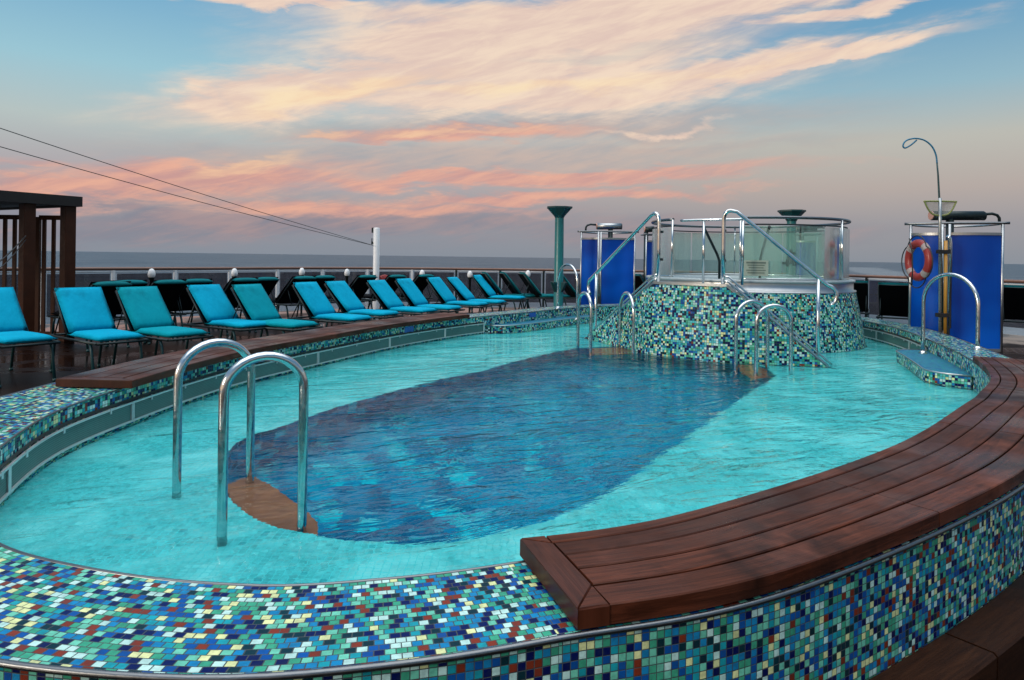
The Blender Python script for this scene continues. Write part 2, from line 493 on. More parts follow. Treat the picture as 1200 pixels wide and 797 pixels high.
# make sure the normal points outward
_p, _n, _, _ = ring(0)
NSGN = 1 if _n.y < 0 else -1
def rp(i, off, z):
    p, n, w, _ = ring(i)
    return p + n * NSGN * off + Vector((0, 0, z))
def rw(i): return ring(i)[2]
def rl(i): return i / NS * RLEN
def near_i(x, y):
    return min(range(NS), key=lambda k: (RING[k].x - x) ** 2 + (RING[k].y - y) ** 2)
def strip(mb, i0, i1, prof, step=1, uvt=1.0, rnd=0.0, smooth=True, ends=False, flip=False, closed=False, olen=None, grad=None):
    """sweep a profile (list of (offset or callable, z)) along the ring from i0 to i1"""
    n = max(2, int(round(abs(i1 - i0) / step)) + 1)
    rows = []; uvs = []; acc = 0; last = None
    for j in range(n):
        i = i0 + (i1 - i0) * j / (n - 1)
        row = [rp(i, o(i) if callable(o) else o, z) for o, z in prof]
        if olen is not None:
            q = row[olen]
            if last is not None: acc += (q - last).length
            last = q; u = acc
        else: u = rl(i)
        L = [0]
        for k in range(1, len(row)): L.append(L[-1] + (row[k] - row[k - 1]).length)
        rows.append(row); uvs.append([(u, l) for l in L])
    mb.grid(rows, uvs, rnd, smooth, flip=flip)
    if ends:
        mb.face(rows[0], [(q.x, q.z) for q in rows[0]], rnd); mb.face(rows[-1][::-1], [(q.x, q.z) for q in rows[-1][::-1]], rnd)

pool = tag(empty('swimming_pool', (0, 0, 0)), 'large oval pool with mosaic tiled rim and a deep blue centre', 'pool')
mb = MB(); strip(mb, 0, NS, [(0.0, ZC), (rw, ZC)], flip=True); coping = mb.build('coping', 'coping mosaic', pool)
mb = MB(); strip(mb, 0, NS, [(rw, ZC - .001), (rw, -.2)], olen=0, flip=True); mb.build('outer_wall', 'wall mosaic', pool)
mb = MB(); strip(mb, 0, NS, [(0.0, -.02), (0.0, ZC - .001)], flip=True); mb.build('inner_wall', 'inner mosaic', pool)
mb = MB(); mb.tube([rp(i, rw(i) + .002, ZC - .003) for i in range(NS)], .0085, 8, closed=True); mb.build('rim_trim', 'dark steel', pool)
mb = MB(); mb.tube([rp(i, -.001, ZC - .002) for i in range(NS)], .0065, 8, closed=True); mb.build('inner_trim', 'dark steel', pool)

# shallow floor with the deep basin cut out of it
bp = [(660, 412), (690, 408.5), (745, 407), (800, 411), (840, 416.5), (870, 423), (897, 433), (905.7, 444), (879, 461), (840, 488), (800, 515), (752, 550), (700, 585), (650, 604),
      (590, 620), (540, 630), (493, 634), (444.5, 633), (396, 630), (353, 621), (324, 616), (291, 602), (269, 583), (262, 566), (266, 532), (288, 514), (330, 500.6), (396, 478),
      (461, 460), (520, 445), (560, 437), (600, 426)]
HF = CAMZ - ZF
basin_xy = [P(x, y, 1.185) for x, y in bp]
basin = [Vector((p.x, p.y, 0)) for p in catmull(basin_xy, 6, True)]
inner_ring = [rp(i, 0, 0) for i in range(0, NS, 2)]
mb = MB(); mb.poly(inner_ring, ZF, [basin]); mb.build('shallow_floor', 'shallow mosaic', pool, merge=False)
mb = MB(); L = 0; rows = [[], []]; uvs = [[], []]
for k in range(len(basin) + 1):
    p = basin[k % len(basin)]
    if k: L += (p - basin[k - 1]).length
    for r_, z in ((0, ZF), (1, -.8)): rows[r_].append(p + Vector((0, 0, z))); uvs[r_].append((L, z))
mb.grid(rows, uvs, smooth=True)
mb.poly(basin, -.799); mb.build('deep_basin', 'basin mosaic', pool, merge=False)
# submerged wooden steps under the ladder rails
def slab(name, pts, z, th, mat, parent):
    mb = MB(); mb.poly(pts, z); n = len(pts)
    for k in range(n):
        a, b = Vector((*pts[k][:2], z)), Vector((*pts[(k + 1) % n][:2], z)); d = Vector((0, 0, th))
        mb.face([a - d, b - d, b, a])
    return mb.build(name, mat, parent, merge=False)
plain('wet step wood', (.27, .095, .035), .4, 0, .5, 9)
s_near = [P(x, y, 1.185) for x, y in ((264, 566), (281, 560), (297, 556), (324, 570), (352, 590), (372, 607), (372, 624), (353, 619.5), (324, 614.5), (291, 600.5), (270, 582))]
slab('basin_step', s_near, ZF - .03, .04, 'wet step wood', pool)
s_far = [P(x, y, 1.185) for x, y in ((691, 410), (742, 408.5), (744, 416), (691, 418))]
slab('basin_step', s_far, ZF + .03, .04, 'wet step wood', pool)
s_right = [P(x, y, 1.185) for x, y in ((858, 421.5), (872, 424), (897, 434), (899, 441), (884, 446), (868, 436))]
slab('basin_step', s_right, ZF - .02, .04, 'wet step wood', pool)

# pool water sheet
mb = MB(); mb.poly([rp(i, .0, 0) for i in range(0, NS, 2)], ZW); tag(mb.build('pool_water', 'pool water', merge=False), kind='structure')

# perforated overflow panels along the inner wall
def wall_panel(i0, i1):
    mb = MB(); strip(mb, i0 + .25, i1 - .25, [(-.014, .122), (-.014, .232)], step=.5, flip=True)
    o = mb.build('overflow_panel', 'perforated teal', pool)
    f = MB()
    for z in (.116, .238):
        strip(f, i0, i1, [(-.012, z - .006), (-.024, z - .006), (-.024, z + .006), (-.012, z + .006), (-.012, z - .006)], step=.5, smooth=False, ends=True)
    for i in (i0 + .12, i1 - .12):
        f.bar(rp(i, -.018, .111), rp(i, -.018, .243), .012, .013)
    n = 3
    for k in range(n):
        i = i0 + (i1 - i0) * (k + .5) / n
        f.bar(rp(i, -.024, .215), rp(i, -.024, .25), .014, .006)
    f.build('panel_frame', 'pale steel', o)
    b = MB(); strip(b, i0, i1, [(-.006, .246), (-.006, .268)], step=.5, flip=True); b.build('slot_shade_strip', 'black rubber', o)  # black strip stands in for the shade in the slot above the panel
joints = [near_i(-2.05, 2.55), near_i(-2.36, 3.2), near_i(-2.56, 4.6), near_i(-2.40, 5.8), near_i(-2.0, 7.1), near_i(-1.5, 8.45), near_i(-.93, 9.55), near_i(-.42, 10.3)]
for a, b in zip(joints, joints[1:]): wall_panel(a, b)
jr = [near_i(5.37, 10.9), near_i(5.36, 10.0), near_i(5.13, 8.8), near_i(4.9, 8.05)]
for a, b in zip(jr, jr[1:]): wall_panel(a, b)

# raised seats inside the rim, steel edged
def seat(i0, i1, depth, z, mat='seat mosaic'):
    n = 24; fr = []
    for k in range(n + 1):
        t = k / n; e = min(1, t / .16, (1 - t) / .16); e = math.sqrt(max(0, 1 - (1 - e) ** 2))
        fr.append((i0 + (i1 - i0) * t, -depth * max(.04, e)))
    mb = MB(); mb.grid([[rp(i, -.001, z) for i, d in fr], [rp(i, d, z) for i, d in fr]], [[(rl(i), 0) for i, d in fr], [(rl(i), -d) for i, d in fr]], smooth=False)
    o = mb.build('seat_ledge', mat, pool)
    mb = MB(); acc = 0; rows = [[], []]; uvs = [[], []]; last = None
    for i, d in fr:
        q = rp(i, d, z)
        if last: acc += (q - last).length
        last = q
        for r_, zz in ((0, z), (1, -.01)): rows[r_].append(rp(i, d, zz)); uvs[r_].append((acc, zz))
    mb.grid(rows, uvs, smooth=True); mb.build('seat_front', 'inner mosaic', o)
    mb = MB(); mb.tube([rp(i, d - .002, z) for i, d in fr], .009, 8); mb.build('edge_trim', 'brushed steel', o)
seat(near_i(-.38, 10.38), near_i(1.5, 12.65), .30, .205)
seat(near_i(4.95, 8.2), near_i(4.27, 6.3), .36, .205)
# little blue depth plaques let into the mosaic
for x, y in ((-1.33, 8.8), (.36, 11.3)):
    i = near_i(x, y); mb = MB()
    strip(mb, i - 1.6, i + 1.6, [(-.006, .262), (-.006, .335)], step=.8, flip=True)
    o = mb.build('depth_plaque', 'plaque blue', pool)

# wooden kerb step round the outside of the near wall
kerb_i0, kerb_i1 = near_i(-2.5, 3.7), near_i(4.6, 7.1) - NS
mb = MB(); a = kerb_i0
def kerb_o(e): return lambda i: rw(i) + e
n_k = 15; span = (kerb_i0 - kerb_i1) / n_k
for k in range(n_k):
    i0 = kerb_i1 + span * k + .08; i1 = kerb_i1 + span * (k + 1) - .08
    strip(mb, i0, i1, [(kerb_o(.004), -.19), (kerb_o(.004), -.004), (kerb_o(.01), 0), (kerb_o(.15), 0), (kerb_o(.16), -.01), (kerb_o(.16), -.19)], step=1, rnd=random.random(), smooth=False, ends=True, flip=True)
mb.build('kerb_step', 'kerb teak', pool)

# ------------------------------------------------------------------ teak benches on the coping
def bench(name, i0, i1, offs, joints, label, end_w, step=1):
    """boards between the offsets (callables), broken at the joints; i0 is the near end"""
    root = tag(empty(name, rp((i0 + i1) / 2, .2, ZC)), label, 'bench', 'teak benches on the pool rim')
    base = root.location
    zt, zb = .409, .358
    sgn = 1 if i1 > i0 else -1
    def part(nm, mb, mat):
        o = mb.build(nm, mat, root); o.matrix_parent_inverse = Matrix.Translation(-base); return o
    cuts = [i0 + sgn * end_w] + joints + [i1]
    mb = MB(); rfirst = {}
    for a, b in zip(cuts, cuts[1:]):
        for k in range(len(offs) - 1):
            lo, hi = offs[k], offs[k + 1]; g = .0036; c = .0035
            A = (lambda e, lo=lo, hi=hi: (lambda i: lo(i) + e)); B = (lambda e, hi=hi: (lambda i: hi(i) - e))
            r = random.random(); rfirst.setdefault(k, r); sh = (random.random() - .5) * .003
            sag = zb
            prof = [(A(g), sag), (A(g), zt - c + sh), (A(g + c), zt + sh), (B(g + c), zt + sh), (B(g), zt - c + sh), (B(g), sag), (A(g), sag)]
            aa, bb = a + sgn * (.04 if a != cuts[0] or 0 < k < len(offs) - 2 else -.01), b - sgn * .04
            strip(mb, aa, bb, prof, step=step, rnd=r, smooth=False, ends=True, flip=(sgn > 0) != (NSGN > 0))
    part('seat_boards', mb, 'teak')
    # mitred end board : both its corners are cut on the diagonal against the long boards
    lo, hi, mi, md = offs[0], offs[-1], offs[1], offs[-2]
    e0, e1 = i0, i0 + sgn * (end_w - .04); g_ = .0012
    up = lambda p, z: Vector((p.x, p.y, z))
    def wedge(mb, pts, rnd, u0):
        n = len(pts); c4 = sum(pts, Vector()) / n
        pts = [q + (c4 - q).normalized() * g_ for q in pts]
        ins = [up(q + (c4 - q).normalized() * .005, zt) for q in pts]; low = [up(q, zt - .005) for q in pts]; bot = [up(q, zb) for q in pts]
        ax = (pts[1] - pts[0]).normalized(); ay = Vector((-ax.y, ax.x, 0))
        uv = lambda q: ((q - pts[0]).dot(ax) + u0, (q - pts[0]).dot(ay))
        def fc(f): 
            nn = (f[1] - f[0]).cross(f[2] - f[0]); cc = sum(f, Vector()) / len(f) - Vector((c4.x, c4.y, (zt + zb) / 2))
            if nn.dot(cc) < 0: f = f[::-1]
            mb.face(f, [uv(q) for q in f], rnd)
        fc(ins)
        for k in range(n):
            j = (k + 1) % n; fc([low[k], low[j], ins[j], ins[k]]); fc([bot[k], bot[j], low[j], low[k]])
    mb = MB(); wedge(mb, [rp(e0, lo(e0), 0), rp(e0, hi(e0), 0), rp(e1, md(e1), 0), rp(e1, mi(e1), 0)], .4, 0)
    part('end_board', mb, 'end teak')
    mb = MB(); wedge(mb, [rp(e1, hi(e1), 0), rp(e0, hi(e0), 0), rp(e1, md(e1), 0)], rfirst[len(offs) - 2], 0)
    part('corner_block', mb, 'teak')
    mb = MB(); wedge(mb, [rp(e1, lo(e1), 0), rp(e0, lo(e0), 0), rp(e1, mi(e1), 0)], rfirst[0], 0)
    part('corner_block', mb, 'teak')
    mb = MB(); q0, q1 = (lambda i: offs[0](i) + .06), (lambda i: rw(i) - .05)
    strip(mb, i0 + sgn * 1.5, i1 - sgn * 1.5, [(q0, ZC + .0005), (q0, zb - .0005), (q1, zb - .0005), (q1, ZC + .0005)], step=step, smooth=False)
    part('bearer', mb, 'black rubber')
    return root
def frac(a0, a1, f):
    return lambda i: a0(i) + (a1(i) - a0(i)) * f
bi0 = near_i(.04, 2.02); bi0 += .25; bi1 = near_i(4.22, 6.2)
if bi0 < NS / 2: bi0 += NS
lo_ = lambda i: -.03
hi_ = lambda i: rw(i) - .002
offs = [frac(lo_, hi_, f) for f in (0, .13, .33, .54, .76, 1.0)]
j1 = near_i(1.19, 2.65); j2 = near_i(2.30, 3.62); j3 = near_i(3.25, 4.62)
bench('teak_bench', bi0, bi1, offs, [j1, j2, j3], 'broad curved teak bench on the near right pool rim with mitred end', 1.35)
lo2 = lambda i: -.09
hi2 = lambda i: .43 - .03 * max(0, min(1, (i - near_i(-2.5, 5)) / 80))
li0 = near_i(-2.56, 4.45); li1 = near_i(-.66, 9.98)
offs2 = [frac(lo2, hi2, f) for f in (0, .22, .48, .74, 1.0)]
bench('teak_bench', li0, li1, offs2, [li0 + (li1 - li0) * k / 4 for k in (1, 2, 3)], 'long narrow teak bench on the far left pool rim before the loungers', 1.35)

# ------------------------------------------------------------------ decks, hull, sea
rail_pts = [(-16, 1), (-12.5, 6.6), (-9.6, 10.3), (-7.6, 12.6), (-6.1, 14.3), (-4.6, 16.0), (-2.8, 17.1), (-.5, 17.5), (2.0, 17.6), (4.6, 17.4), (6.6, 16.5), (7.9, 15.2), (8.6, 13.9), (9.2, 12.3), (10.2, 10.2), (12, 7), (15, 1)]
rail_c = [p for p in catmull([(x, y, 0) for x, y in rail_pts], 10)]
outer_pool = [rp(i, rw(i) - .01, 0) for i in range(NS)]
iL, iR = near_i(-2.52, 3.75), near_i(4.55, 7.0)
far_side = [rp(i, rw(i) + .003, 0) for i in range(iL, iR + 1, 2)]
edge = [p + Vector((p.x * .02, .35, 0)) for p in rail_c]
upper = [Vector((-18, 3.75, 0))] + [p for p in edge if p.y > 3.8] + [Vector((16, 7.0, 0))]
# drop boundary points below the right-hand step line
upper = [p for p in upper if not (p.x > 5 and p.y < 7.0)]
mb = MB(); mb.poly(upper + far_side[::-1], ZD)
n = len(upper)
for a, b in ((Vector((-18, 3.75, 0)), far_side[0]), (Vector((16, 7, 0)), far_side[-1])):
    mb.face([a + Vector((0, 0, ZD)), b + Vector((0, 0, ZD)), b - Vector((0, 0, .17)), a - Vector((0, 0, .17))])
tag(mb.build('upper_deck', 'wet deck', merge=False), kind='structure')
low = [Vector((-18, -9, 0)), Vector((16, -9, 0))] + [Vector((16, 7.2, 0))] + [rp(i, rw(i) - .004, 0) for i in range(near_i(4.6, 7.1), near_i(-2.52, 3.8) + NS - NS - 0, -2)] if False else None
front = [rp(i, rw(i) - .004, 0) for i in range(iL, iR - NS, -2)]     # from the left round the front to the right
mb = MB(); mb.poly([Vector((-18, 3.76, 0))] + front + [Vector((16, 7.01, 0)), Vector((16, -9, 0)), Vector((-18, -9, 0))], -.17)
tag(mb.build('lower_deck', 'dark deck', merge=False), kind='structure')
hull = [Vector((-18, -9, 0))] + [Vector((-18, 3.75, 0))] + [p for p in edge if p.y > 3.8 and -17 < p.x < 15.5] + [Vector((16, 7, 0)), Vector((16, -9, 0))]
mb = MB(); mb.grid([[p + Vector((0, 0, -.19)) for p in hull], [p + Vector((0, 0, -21)) for p in hull]], smooth=False)
tag(mb.build('ship_hull', 'hull white'), 'white ship hull below the deck edge', 'hull', kind='structure')
mb = MB(); S = 60000.0
mb.face([(-S, -S, -20), (S, -S, -20), (S, S, -20), (-S, S, -20)]); tag(mb.build('sea', 'sea water'), kind='structure')
wk = [(60, 60), (190, 260), (330, 520), (520, 900), (800, 1500), (1300, 2600)]
wc = catmull([(x, y, -19.9) for x, y in wk], 8); mb = MB()
mb.grid([[p + Vector((-(14 + .05 * p.y), 0, 0)) for p in wc], [p + Vector((14 + .05 * p.y, 0, 0)) for p in wc]], [[(k, 0) for k in range(len(wc))], [(k, 1) for k in range(len(wc))]], smooth=False)
tag(mb.build('wake_foam', 'wake foam'), kind='structure')

# ------------------------------------------------------------------ ship's rail
rail = tag(empty('deck_railing'), 'curved stern railing with wooden handrail and smoky glass panels', 'railing')
plain('rail wood', (.16, .08, .055), .4, 0, .2, 6)
ZR = CAMZ - .32
rr, rlen = resample(rail_c, 260, False)
mb = MB(); mb.tube([p + Vector((0, 0, ZR)) for p in rr], .032, 8); mb.build('handrail', 'rail wood', rail)
mb = MB(); mb.tube([p + Vector((0, 0, ZR - .055)) for p in rr], .014, 6); mb.build('lower_bar', 'white paint', rail)
seg = 6
for k in range(0, len(rr) - seg, seg):
    a, b = rr[k], rr[k + seg]
    if b.y < 5: continue
    mb = MB(); mb.box((a.x, a.y, ZR / 2 + ZD / 2), (.05, .05, ZR - .06 - ZD), math.atan2(b.y - a.y, b.x - a.x)); mb.build('post', 'white paint' if a.x < -2.5 else 'dark metal', rail)
    d = (b - a).normalized(); z0, z1 = .09, ZR - .09
    mb = MB(); mb.bar((a + d * .06) + Vector((0, 0, (z0 + z1) / 2)), (b - d * .06) + Vector((0, 0, (z0 + z1) / 2)), .012, z1 - z0); mb.build('glass_panel', 'rail glass', rail)

# globe lamps on brackets by the rail
gl_labels = [('globe lamp above the second pair of folded loungers from the left', 178, 321, 12.5), ('globe lamp in the gap left of the third lounger pair', 275, 320, 14.0), ('globe lamp above the folded lounger pair left of the white mast', 354, 319, 15.2),
             ('globe lamp just left of the white mast', 407, 320, 16.0), ('globe lamp right of the red hose reel', 495, 321, 16.6), ('globe lamp at the far end of the front lounger row', 551, 322, 16.9), ('globe lamp left of the tall teal light column', 619, 321.5, 16.9)]
proto = None
for lab, px, py, d in gl_labels:
    h = d * (py - HY - (px - 600) * ROLL) / F
    loc = XY(px, d, CAMZ - h)
    if proto is None:
        proto = empty('globe_lamp', loc)
        mb = MB(); mb.lathe([(.001, .10), (.03, .09), (.055, .05), (.066, 0), (.06, -.045), (.045, -.068)], n=16); mb.build('globe', 'white paint', proto)
        mb = MB(); mb.lathe([(.048, -.062), (.048, -.1), (.03, -.11), (.022, -1.06)], n=12); mb.build('lamp_post', 'dark metal', proto)
        o = proto
    else:
        o = copy_tree(proto); o.location = loc
    tag(o, 'small white ' + lab, 'lamp', 'small white globe lamps along the railing')

# ------------------------------------------------------------------ loungers
def cushion(mb, a, b, w, t, bulge=.012):
    """soft pad from point a to b in the local xz plane, width along y"""
    a, b = Vector(a), Vector(b); d = b - a; L = d.length; d.normalize(); nn = Vector((-d.z, 0, d.x))
    if nn.z < 0: nn = -nn
    nu, nv = 10, 8; top = []; bot = []
    for i in range(nu + 1):
        rt, rb = [], []
        for j in range(nv + 1):
            s, q = i / nu, j / nv
            es = min(s, 1 - s) * L; eq = min(q, 1 - q) * w
            r = t * .5
            fs = math.sqrt(max(0, 1 - (1 - min(1, es / r)) ** 2)); fq = math.sqrt(max(0, 1 - (1 - min(1, eq / r)) ** 2))
            f = min(fs, fq); bl = bulge * math.sin(PI * s) * math.sin(PI * q)
            c = a + d * (s * L) + Vector((0, (q - .5) * w, 0))
            rt.append(c + nn * (t * .5 + t * .5 * f + bl)); rb.append(c + nn * (t * .5 - t * .5 * f))
        top.append(rt); bot.append(rb)
    # denser edges: move the first and last interior rows towards the border
    mb.grid(top, smooth=True, flip=True); mb.grid(bot, smooth=True)
def cushion_mesh(a, b, w, t):
    mb = MB(); cushion(mb, a, b, w, t); return mb
def make_lounger(pad, top, back_len=.60, tilt=52, seat_len=.74, w=.475):
    """local +x is where the feet point; origin on the deck under the hinge"""
    root = empty('sun_lounger')
    zs = .40; ta = R(tilt)
    bx, bz = -math.cos(ta) * back_len, math.sin(ta) * back_len
    # frame
    f = MB()
    for s in (-1, 1):
        y = s * (w / 2 + .012)
        f.tube([(-.42, y, zs), (seat_len + .0, y, zs)], .014, 8)
    f.tube([(seat_len, -w / 2 - .012, zs), (seat_len, w / 2 + .012, zs)], .014, 8); f.tube([(-.42, -w / 2 - .012, zs), (-.42, w / 2 + .012, zs)], .014, 8)
    f.build('frame', 'dark metal', root)
    f = MB()
    for s in (-1, 1): f.tube([(.0, s * (w / 2 - .01), zs + .01), (bx, s * (w / 2 - .01), zs + bz)], .013, 8)
    f.tube([(bx, -w / 2 + .01, zs + bz), (bx, w / 2 - .01, zs + bz)], .013, 8)
    f.build('backrest_frame', 'dark metal', root)
    f = MB()
    f.grid([[(-.01 + bx * t_ - .012, y, zs + bz * t_ + .004) for y in (-w / 2 + .01, w / 2 - .01)] for t_ in (0, .25, .5, .75, 1)], smooth=False)
    f.build('sling', 'black cloth', root)
    for s in (-1, 1):
        f = MB(); f.tube([(bx * .62, s * (w / 2 - .03), zs + bz * .62), (-.40, s * (w / 2 - .03), zs + .01)], .008, 6)
        f.build('back_strut', 'dark metal', root)
    for x in (seat_len - .12, -.34):
        for s in (-1, 1):
            sg = 1 if x > 0 else -1
            f = MB(); y = s * (w / 2 - .0)
            f.tube([(x - .05 * sg, y, zs - .01), (x - .02 * sg, y, zs - .08), (x + .05 * sg, y, .015)], .015, 8)
            f.tube([(x + .05 * sg, y, .03), (x + .05 * sg, y, .0)], .02, 8)
            f.build('leg', 'teal dark paint', root)
    if pad:
        cushion_mesh((-.01, 0, zs + .012), (seat_len, 0, zs + .012), w, .062).build('seat_cushion', pad, root)
        c = MB(); cushion(c, (bx * 1.03 + .0, 0, zs + bz * 1.03 + .012), (.03, 0, zs + .045), w, .055)
        c.build('back_cushion', pad, root)
    if top:
        c = MB(); cushion(c, (bx * 1.05 - .04, 0, zs + bz * 1.0 - .02), (bx * .92 + .03, 0, zs + bz * .95 + .03), w - .04, .042)
        c.build('head_pad', top, root)
    return root
blue = make_lounger('blue cloth', None); blue2 = make_lounger('blue cloth', None, .61, 49, .72); green = make_lounger('green cloth', None)
rows = [  # back top-left corner (x, y), facing, colour, label
    ((-5.74, 7.1), 'b', 'blue padded sun lounger cut off by the left edge of the photo'),
    ((-4.98, 7.42), 'b', 'blue padded sun lounger in front of the dark wooden pergola'),
    ((-4.50, 7.75), 'g', 'greener teal sun lounger, second from the pergola'),
    ((-4.14, 8.72), 'b', 'blue sun lounger between the two greener teal ones'),
    ((-3.60, 8.75), 'g', 'greener teal sun lounger behind the middle of the left bench'),
    ((-3.12, 9.70), 'b', 'blue sun lounger, left one of the pair left of the white mast'),
    ((-2.86, 10.5), 'b', 'blue sun lounger, right one of the pair left of the white mast'),
    ((-2.36, 11.2), 'b', 'blue sun lounger, left one of the pair beneath the white mast'),
    ((-2.02, 11.8), 'b', 'blue sun lounger, right one of the pair beneath the white mast'),
    ((-1.60, 12.8), 'b', 'blue sun lounger, left one of the pair before the slanting rail posts'),
    ((-1.26, 13.4), 'b', 'blue sun lounger, right one of the pair before the slanting rail posts'),
    ((-.86, 14.8), 'b', 'blue sun lounger at the far end of the front row by the globe lamp')]
used = set()
for k, ((x, y), c, lab) in enumerate(rows):
    t = k / (len(rows) - 1); ang = R(-36 + 16 * t)
    if c == 'b' and k in (3, 6, 7, 10): c = 'c'
    src = {'b': blue, 'c': blue2, 'g': green}[c]
    o = src if c not in used else copy_tree(src); used.add(c); ang += R(random.uniform(-2.5, 2.5))
    fx = Vector((math.cos(ang), math.sin(ang), 0)); sy = Vector((-math.sin(ang), math.cos(ang), 0))
    corner = Vector((-.37, -.238, 0))
    o.location = Vector((x, y, ZD)) - (fx * corner.x + sy * corner.y)
    o.rotation_euler = (0, 0, ang)
    tag(o, lab, 'sun lounger', 'front row of padded sun loungers')
# second row: backs towards the pool, padded head rolls showing
dark = make_lounger('black cloth', 'dim teal cloth', .66, 46, .74, .52)
teal = make_lounger('dim teal cloth', None, .66, 54)
def place_dark(px, d, ang, lab, first=[True]):
    o = dark if first[0] else copy_tree(dark); first[0] = False
    o.location = XY(px, d, ZD); o.rotation_euler = (0, 0, ang)
    tag(o, lab, 'sun lounger', 'dark loungers by the railing')
d2 = [(112, 9.4, 'dark lounger with teal head roll just right of the pergola post'), (133, 9.9, 'dark lounger with teal head roll behind the first gap of the front row'),
      (180, 10.2, 'dark lounger behind the second lounger, its teal head roll under a globe lamp'), (212, 10.7, 'dark lounger behind the first gap between lounger pairs'),
      (268, 11.4, 'dark lounger behind the third pair, left one'), (293, 11.9, 'dark lounger behind the greener teal lounger in the middle'),
      (338, 12.7, 'dark lounger behind the pair left of the mast, left one'), (362, 13.3, 'dark lounger behind the pair left of the mast, right one'),
      (412, 13.9, 'dark lounger with its back to the gap left of the mast'), (447, 14.4, 'dark lounger in front of the red hose reel'), (481, 15.0, 'dark lounger behind the gap right of the mast')]
for px, d, lab in d2:
    place_dark(px, d, R(146), lab)
d3 = [(586, 15.4, 14, 'dark backed lounger behind the last blue lounger, teal seat end showing'), (607, 15.7, 14, 'dark backed lounger, second one left of the teal light column'), (630, 15.6, 14, 'dark backed lounger standing just left of the teal light column'),
      (672, 15.8, 14, 'dark backed lounger half hidden between light column and left shower'), (1001, 12.6, 62, 'dark backed lounger showing between the spa tub and the lifebuoy'), (1050, 11.6, 58, 'dark backed lounger just left of the big blue shower'),
      (1192, 11.2, 60, 'dark backed lounger right of the big blue shower screen'), (754, 15.5, 40, 'dark backed lounger between left shower and spa tub')]
for k, (px, d, a, lab) in enumerate(d3):
    o = copy_tree(teal) if k else teal
    o.location = XY(px, d, ZD); o.rotation_euler = (0, 0, R(a)); tag(o, lab, 'sun lounger', 'dark loungers by the railing')

# ------------------------------------------------------------------ ladder hoops
def hoop(name, a, b, ztop, label, group, r=.0205, za=None, zb=None, cat='handrail'):
    a, b = Vector(a), Vector(b); za = a.z if za is None else za; zb = b.z if zb is None else zb
    mid = (a + b) / 2; root = tag(empty(name, (mid.x, mid.y, min(za, zb))), label, cat, group)
    w = (Vector((b.x - a.x, b.y - a.y, 0))); L = w.length; rad = L / 2; zc = ztop - rad * .92
    pts = [Vector((a.x, a.y, za + (zc - za) * t)) for t in (0, .25, .5, .75)]
    for k in range(17):
        th = PI * k / 16
        p = Vector((a.x, a.y, 0)).lerp(Vector((b.x, b.y, 0)), .5 - .5 * math.cos(th)); p.z = zc + rad * .92 * math.sin(th); pts.append(p)
    pts += [Vector((b.x, b.y, zb + (zc - zb) * t)) for t in (.75, .5, .25, 0)]
    mb = MB(); mb.tube(pts, r, 14); o = mb.build('rail_tube', 'steel', root); o.matrix_parent_inverse = Matrix.Translation(-root.location)
    for p, z in ((a, za), (b, zb)):
        if z < .15: continue
        mb = MB(); mb.lathe([(r + .001, .03), (r + .004, .028), (.045, .006), (.045, 0)], (p.x, p.y, z), 18); o = mb.build('foot_flange', 'steel', root); o.matrix_parent_inverse = Matrix.Translation(-root.location)
    return root
hw = 1.155
W = lambda px, py: P(px, py, hw)
hoop('ladder_rail', W(260, 627), W(354, 609), CAMZ - .433, 'nearest chrome hoop handrail standing in front at the basin step', 'ladder handrails', za=ZF, zb=ZF - .6)
hoop('ladder_rail', W(207, 576), W(293, 556), CAMZ - .449, 'chrome hoop handrail just behind the nearest hoop on the left', 'ladder handrails', za=ZF, zb=ZF - .6)
hoop('ladder_rail', W(677, 408), W(692, 413), CAMZ - .438, 'thin chrome hoop at the far basin step, left of the pair', 'ladder handrails', za=ZF, zb=ZF - .3)
hoop('ladder_rail', W(726, 406), W(742, 413), CAMZ - .438, 'thin chrome hoop at the far basin step against the mosaic stair wall', 'ladder handrails', za=ZF, zb=ZF - .3)
hoop('ladder_rail', W(862, 432), W(899, 430), CAMZ - .44, 'rear chrome hoop of the right basin step, under the stair rail', 'ladder handrails', za=ZF - .3, zb=ZF)
hoop('ladder_rail', W(886, 437.5), W(926.5, 437.5), CAMZ - .462, 'front chrome hoop of the right basin step', 'ladder handrails', za=ZF - .3, zb=ZF)
hoop('entry_rail', XY(654.5, 12.2, ZC), XY(677, 11.6, .205), CAMZ - .115, 'chrome hoop over the rim beside the tall teal light column', 'rim entry handrails')
hoop('entry_rail', XY(1083, 7.87, .205), XY(1147, 7.18, ZC), CAMZ - .125, 'chrome hoop over the rim in front of the big blue shower', 'rim entry handrails')

# ------------------------------------------------------------------ spa tub and its stairs
SX, SY = 3.5, 10.2
SPC = Vector((SX, SY, 0))
spa = tag(empty('spa_tub', SPC), 'raised round mosaic whirlpool tub with glass screen and curved stairs', 'whirlpool tub')
def polar(r, deg, z): return Vector((r * math.cos(R(deg)), r * math.sin(R(deg)), z))
mb = MB(); mb.lathe([(1.62, -.02), (1.60, .1), (1.545, .45), (1.47, .83)], n=96, uvr=1.62); mb.build('tub_wall', 'spa mosaic', spa)
mb = MB(); mb.lathe([(1.475, .83), (1.475, .845), (1.44, .85), (1.44, .955)], n=96); mb.build('steel_band', 'brushed steel', spa)
mb = MB(); mb.lathe([(1.44, .955), (1.465, .96), (1.465, .985), (1.455, .995), (1.17, .995), (1.13, .985), (1.1, .95), (1.05, .45)], n=96); mb.build('tub_rim', 'tub white', spa)
mb = MB(); mb.lathe([(0.001, .80), (1.09, .80)], n=64); mb.build('tub_water', 'pool water', spa)
mb = MB(); mb.lathe([(0.001, .45), (1.06, .45)], n=64); mb.build('tub_floor', 'blue mosaic', spa)
